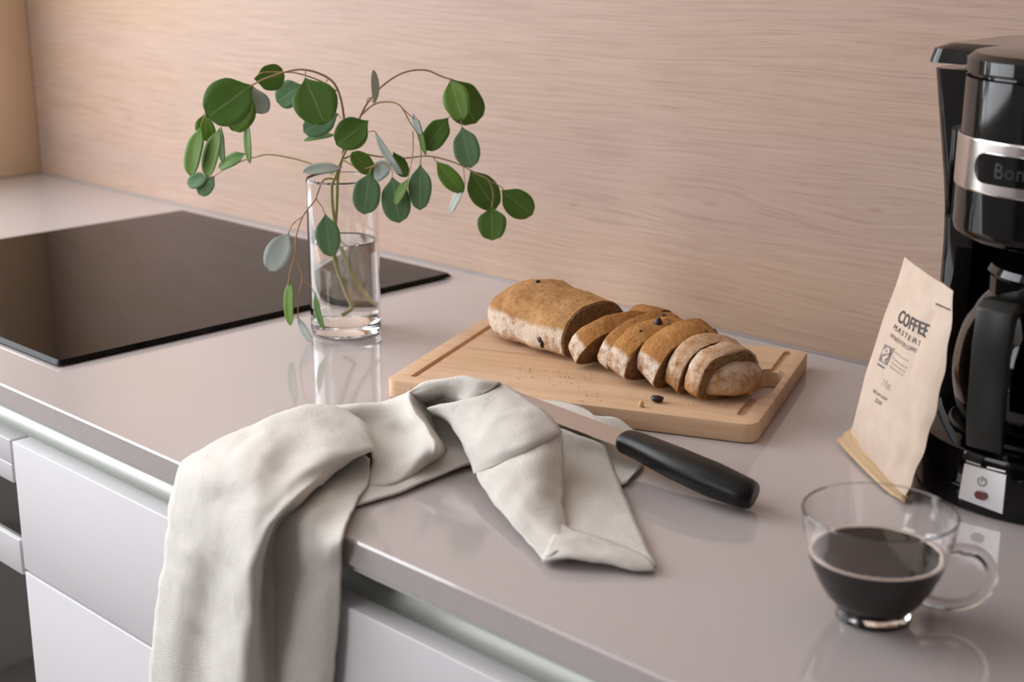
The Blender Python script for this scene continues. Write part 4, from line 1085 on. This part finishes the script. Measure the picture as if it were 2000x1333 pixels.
# ------------------------------------------------------------------ glass cup of coffee
CP = Vector((-0.4165, -0.4665, CT))
cup = empty('glass_cup', CP)
tag(cup, 'round clear glass cup with loop handle holding black coffee', 'cup')
outer = [(0.0, 0.0006), (0.0205, 0.0004), (0.0225, 0.0015), (0.0222, 0.0045), (0.0218, 0.007), (0.0245, 0.010), (0.0300, 0.0165), (0.0350, 0.025), (0.0393, 0.0345), (0.0425, 0.0445), (0.0447, 0.0545), (0.0460, 0.0640), (0.0465, 0.0695)]
inner = [(0.0459, 0.0703), (0.0451, 0.0697), (0.0446, 0.0640), (0.0432, 0.0545), (0.0410, 0.0445), (0.0378, 0.0350), (0.0334, 0.0262), (0.0284, 0.0185), (0.0225, 0.0112), (0.012, 0.0068), (0.0, 0.0062)]
lathe('cup_bowl', outer + inner, M_GLASS, cup, 96)
hd = (RIGHT * 0.985 - FWH * 0.17).normalized()
hpts = [(0.0428, 0.0470), (0.0500, 0.0485), (0.0590, 0.0470), (0.0660, 0.0400), (0.0680, 0.0310), (0.0650, 0.0220), (0.0580, 0.0150), (0.0470, 0.0115), (0.0350, 0.0125), (0.0285, 0.0145)]
tube('cup_handle', smooth_path([hd * a + UP * b for a, b in hpts], 6), 0.0036, 0.0036, M_GLASS, cup, 14)
M_COFFEE = NT('black_coffee_liquid'); M_COFFEE.col((0.005, 0.002, 0.001, 1)).set(Roughness=0.03, IOR=1.34); M_COFFEE = M_COFFEE.m
cz = 0.0430
prof_c = [(0, 0.0064)] + [(r + 0.0002, z) for r, z in reversed(inner[4:-1]) if z < cz] + [(0.0405, cz), (0, cz)]
cof = lathe('black_coffee', prof_c, M_COFFEE, None, 96); cof.location = CP
tag(cof, 'black coffee filling half of the clear glass cup', 'coffee')
def foam():
    bm = bmesh.new(); n, m = 96, 6
    R = []
    for i in range(n):
        a = 2 * pi * i / n; w = 0.0016 + 0.0005 * noise.noise(Vector((math.cos(a) * 4, math.sin(a) * 4, 1)))
        ring = []
        for k in range(m):
            t = 2 * pi * k / m; rr = 0.04055 - w + w * math.cos(t)
            ring.append(bm.verts.new((rr * math.cos(a), rr * math.sin(a), cz + 0.0001 + 0.0006 * math.sin(t))))
        R.append(ring)
    for i in range(n):
        for k in range(m): bm.faces.new((R[i][k], R[i][(k + 1) % m], R[(i + 1) % n][(k + 1) % m], R[(i + 1) % n][k]))
    for i in range(60):
        a = random.uniform(0, 2 * pi); rr = 0.0385 - abs(random.gauss(0, 0.0007)); r = random.uniform(0.0003, 0.0007)
        g = bmesh.ops.create_icosphere(bm, subdivisions=1, radius=r)
        for v in g['verts']: v.co += Vector((rr * math.cos(a), rr * math.sin(a), cz + r * 0.3))
    return from_bm('foam_ring', bm, plain('coffee_foam', lin(232, 214, 200), 0.5), cof, True)
foam()

# prints, lenses and raisins belong to the part they sit on
def nest(root, part, kinds):
    ch = list(root.children); host = [c for c in ch if c.name.split('.')[0] == part]
    if not host: return
    for c in ch:
        if c.name.split('.')[0] in kinds: c.parent = host[0]
nest(bag, 'paper_bag', ('bag_lettering', 'small_print', 'emblem', 'emblem_field', 'emblem_figure', 'emblem_dot', 'top_mark'))
nest(cm, 'switch_panel', ('power_symbol', 'indicator_light', 'chrome_slit'))
nest(cm, 'badge', ('badge_lettering',))
nest(cm, 'level_window', ('window_rib',))
for o_ in [o for o in COL.objects if o.name.split('.')[0] in ('bread_loaf', 'bread_slice', 'bread_piece')]: nest(o_, 'crust', ('raisin',))
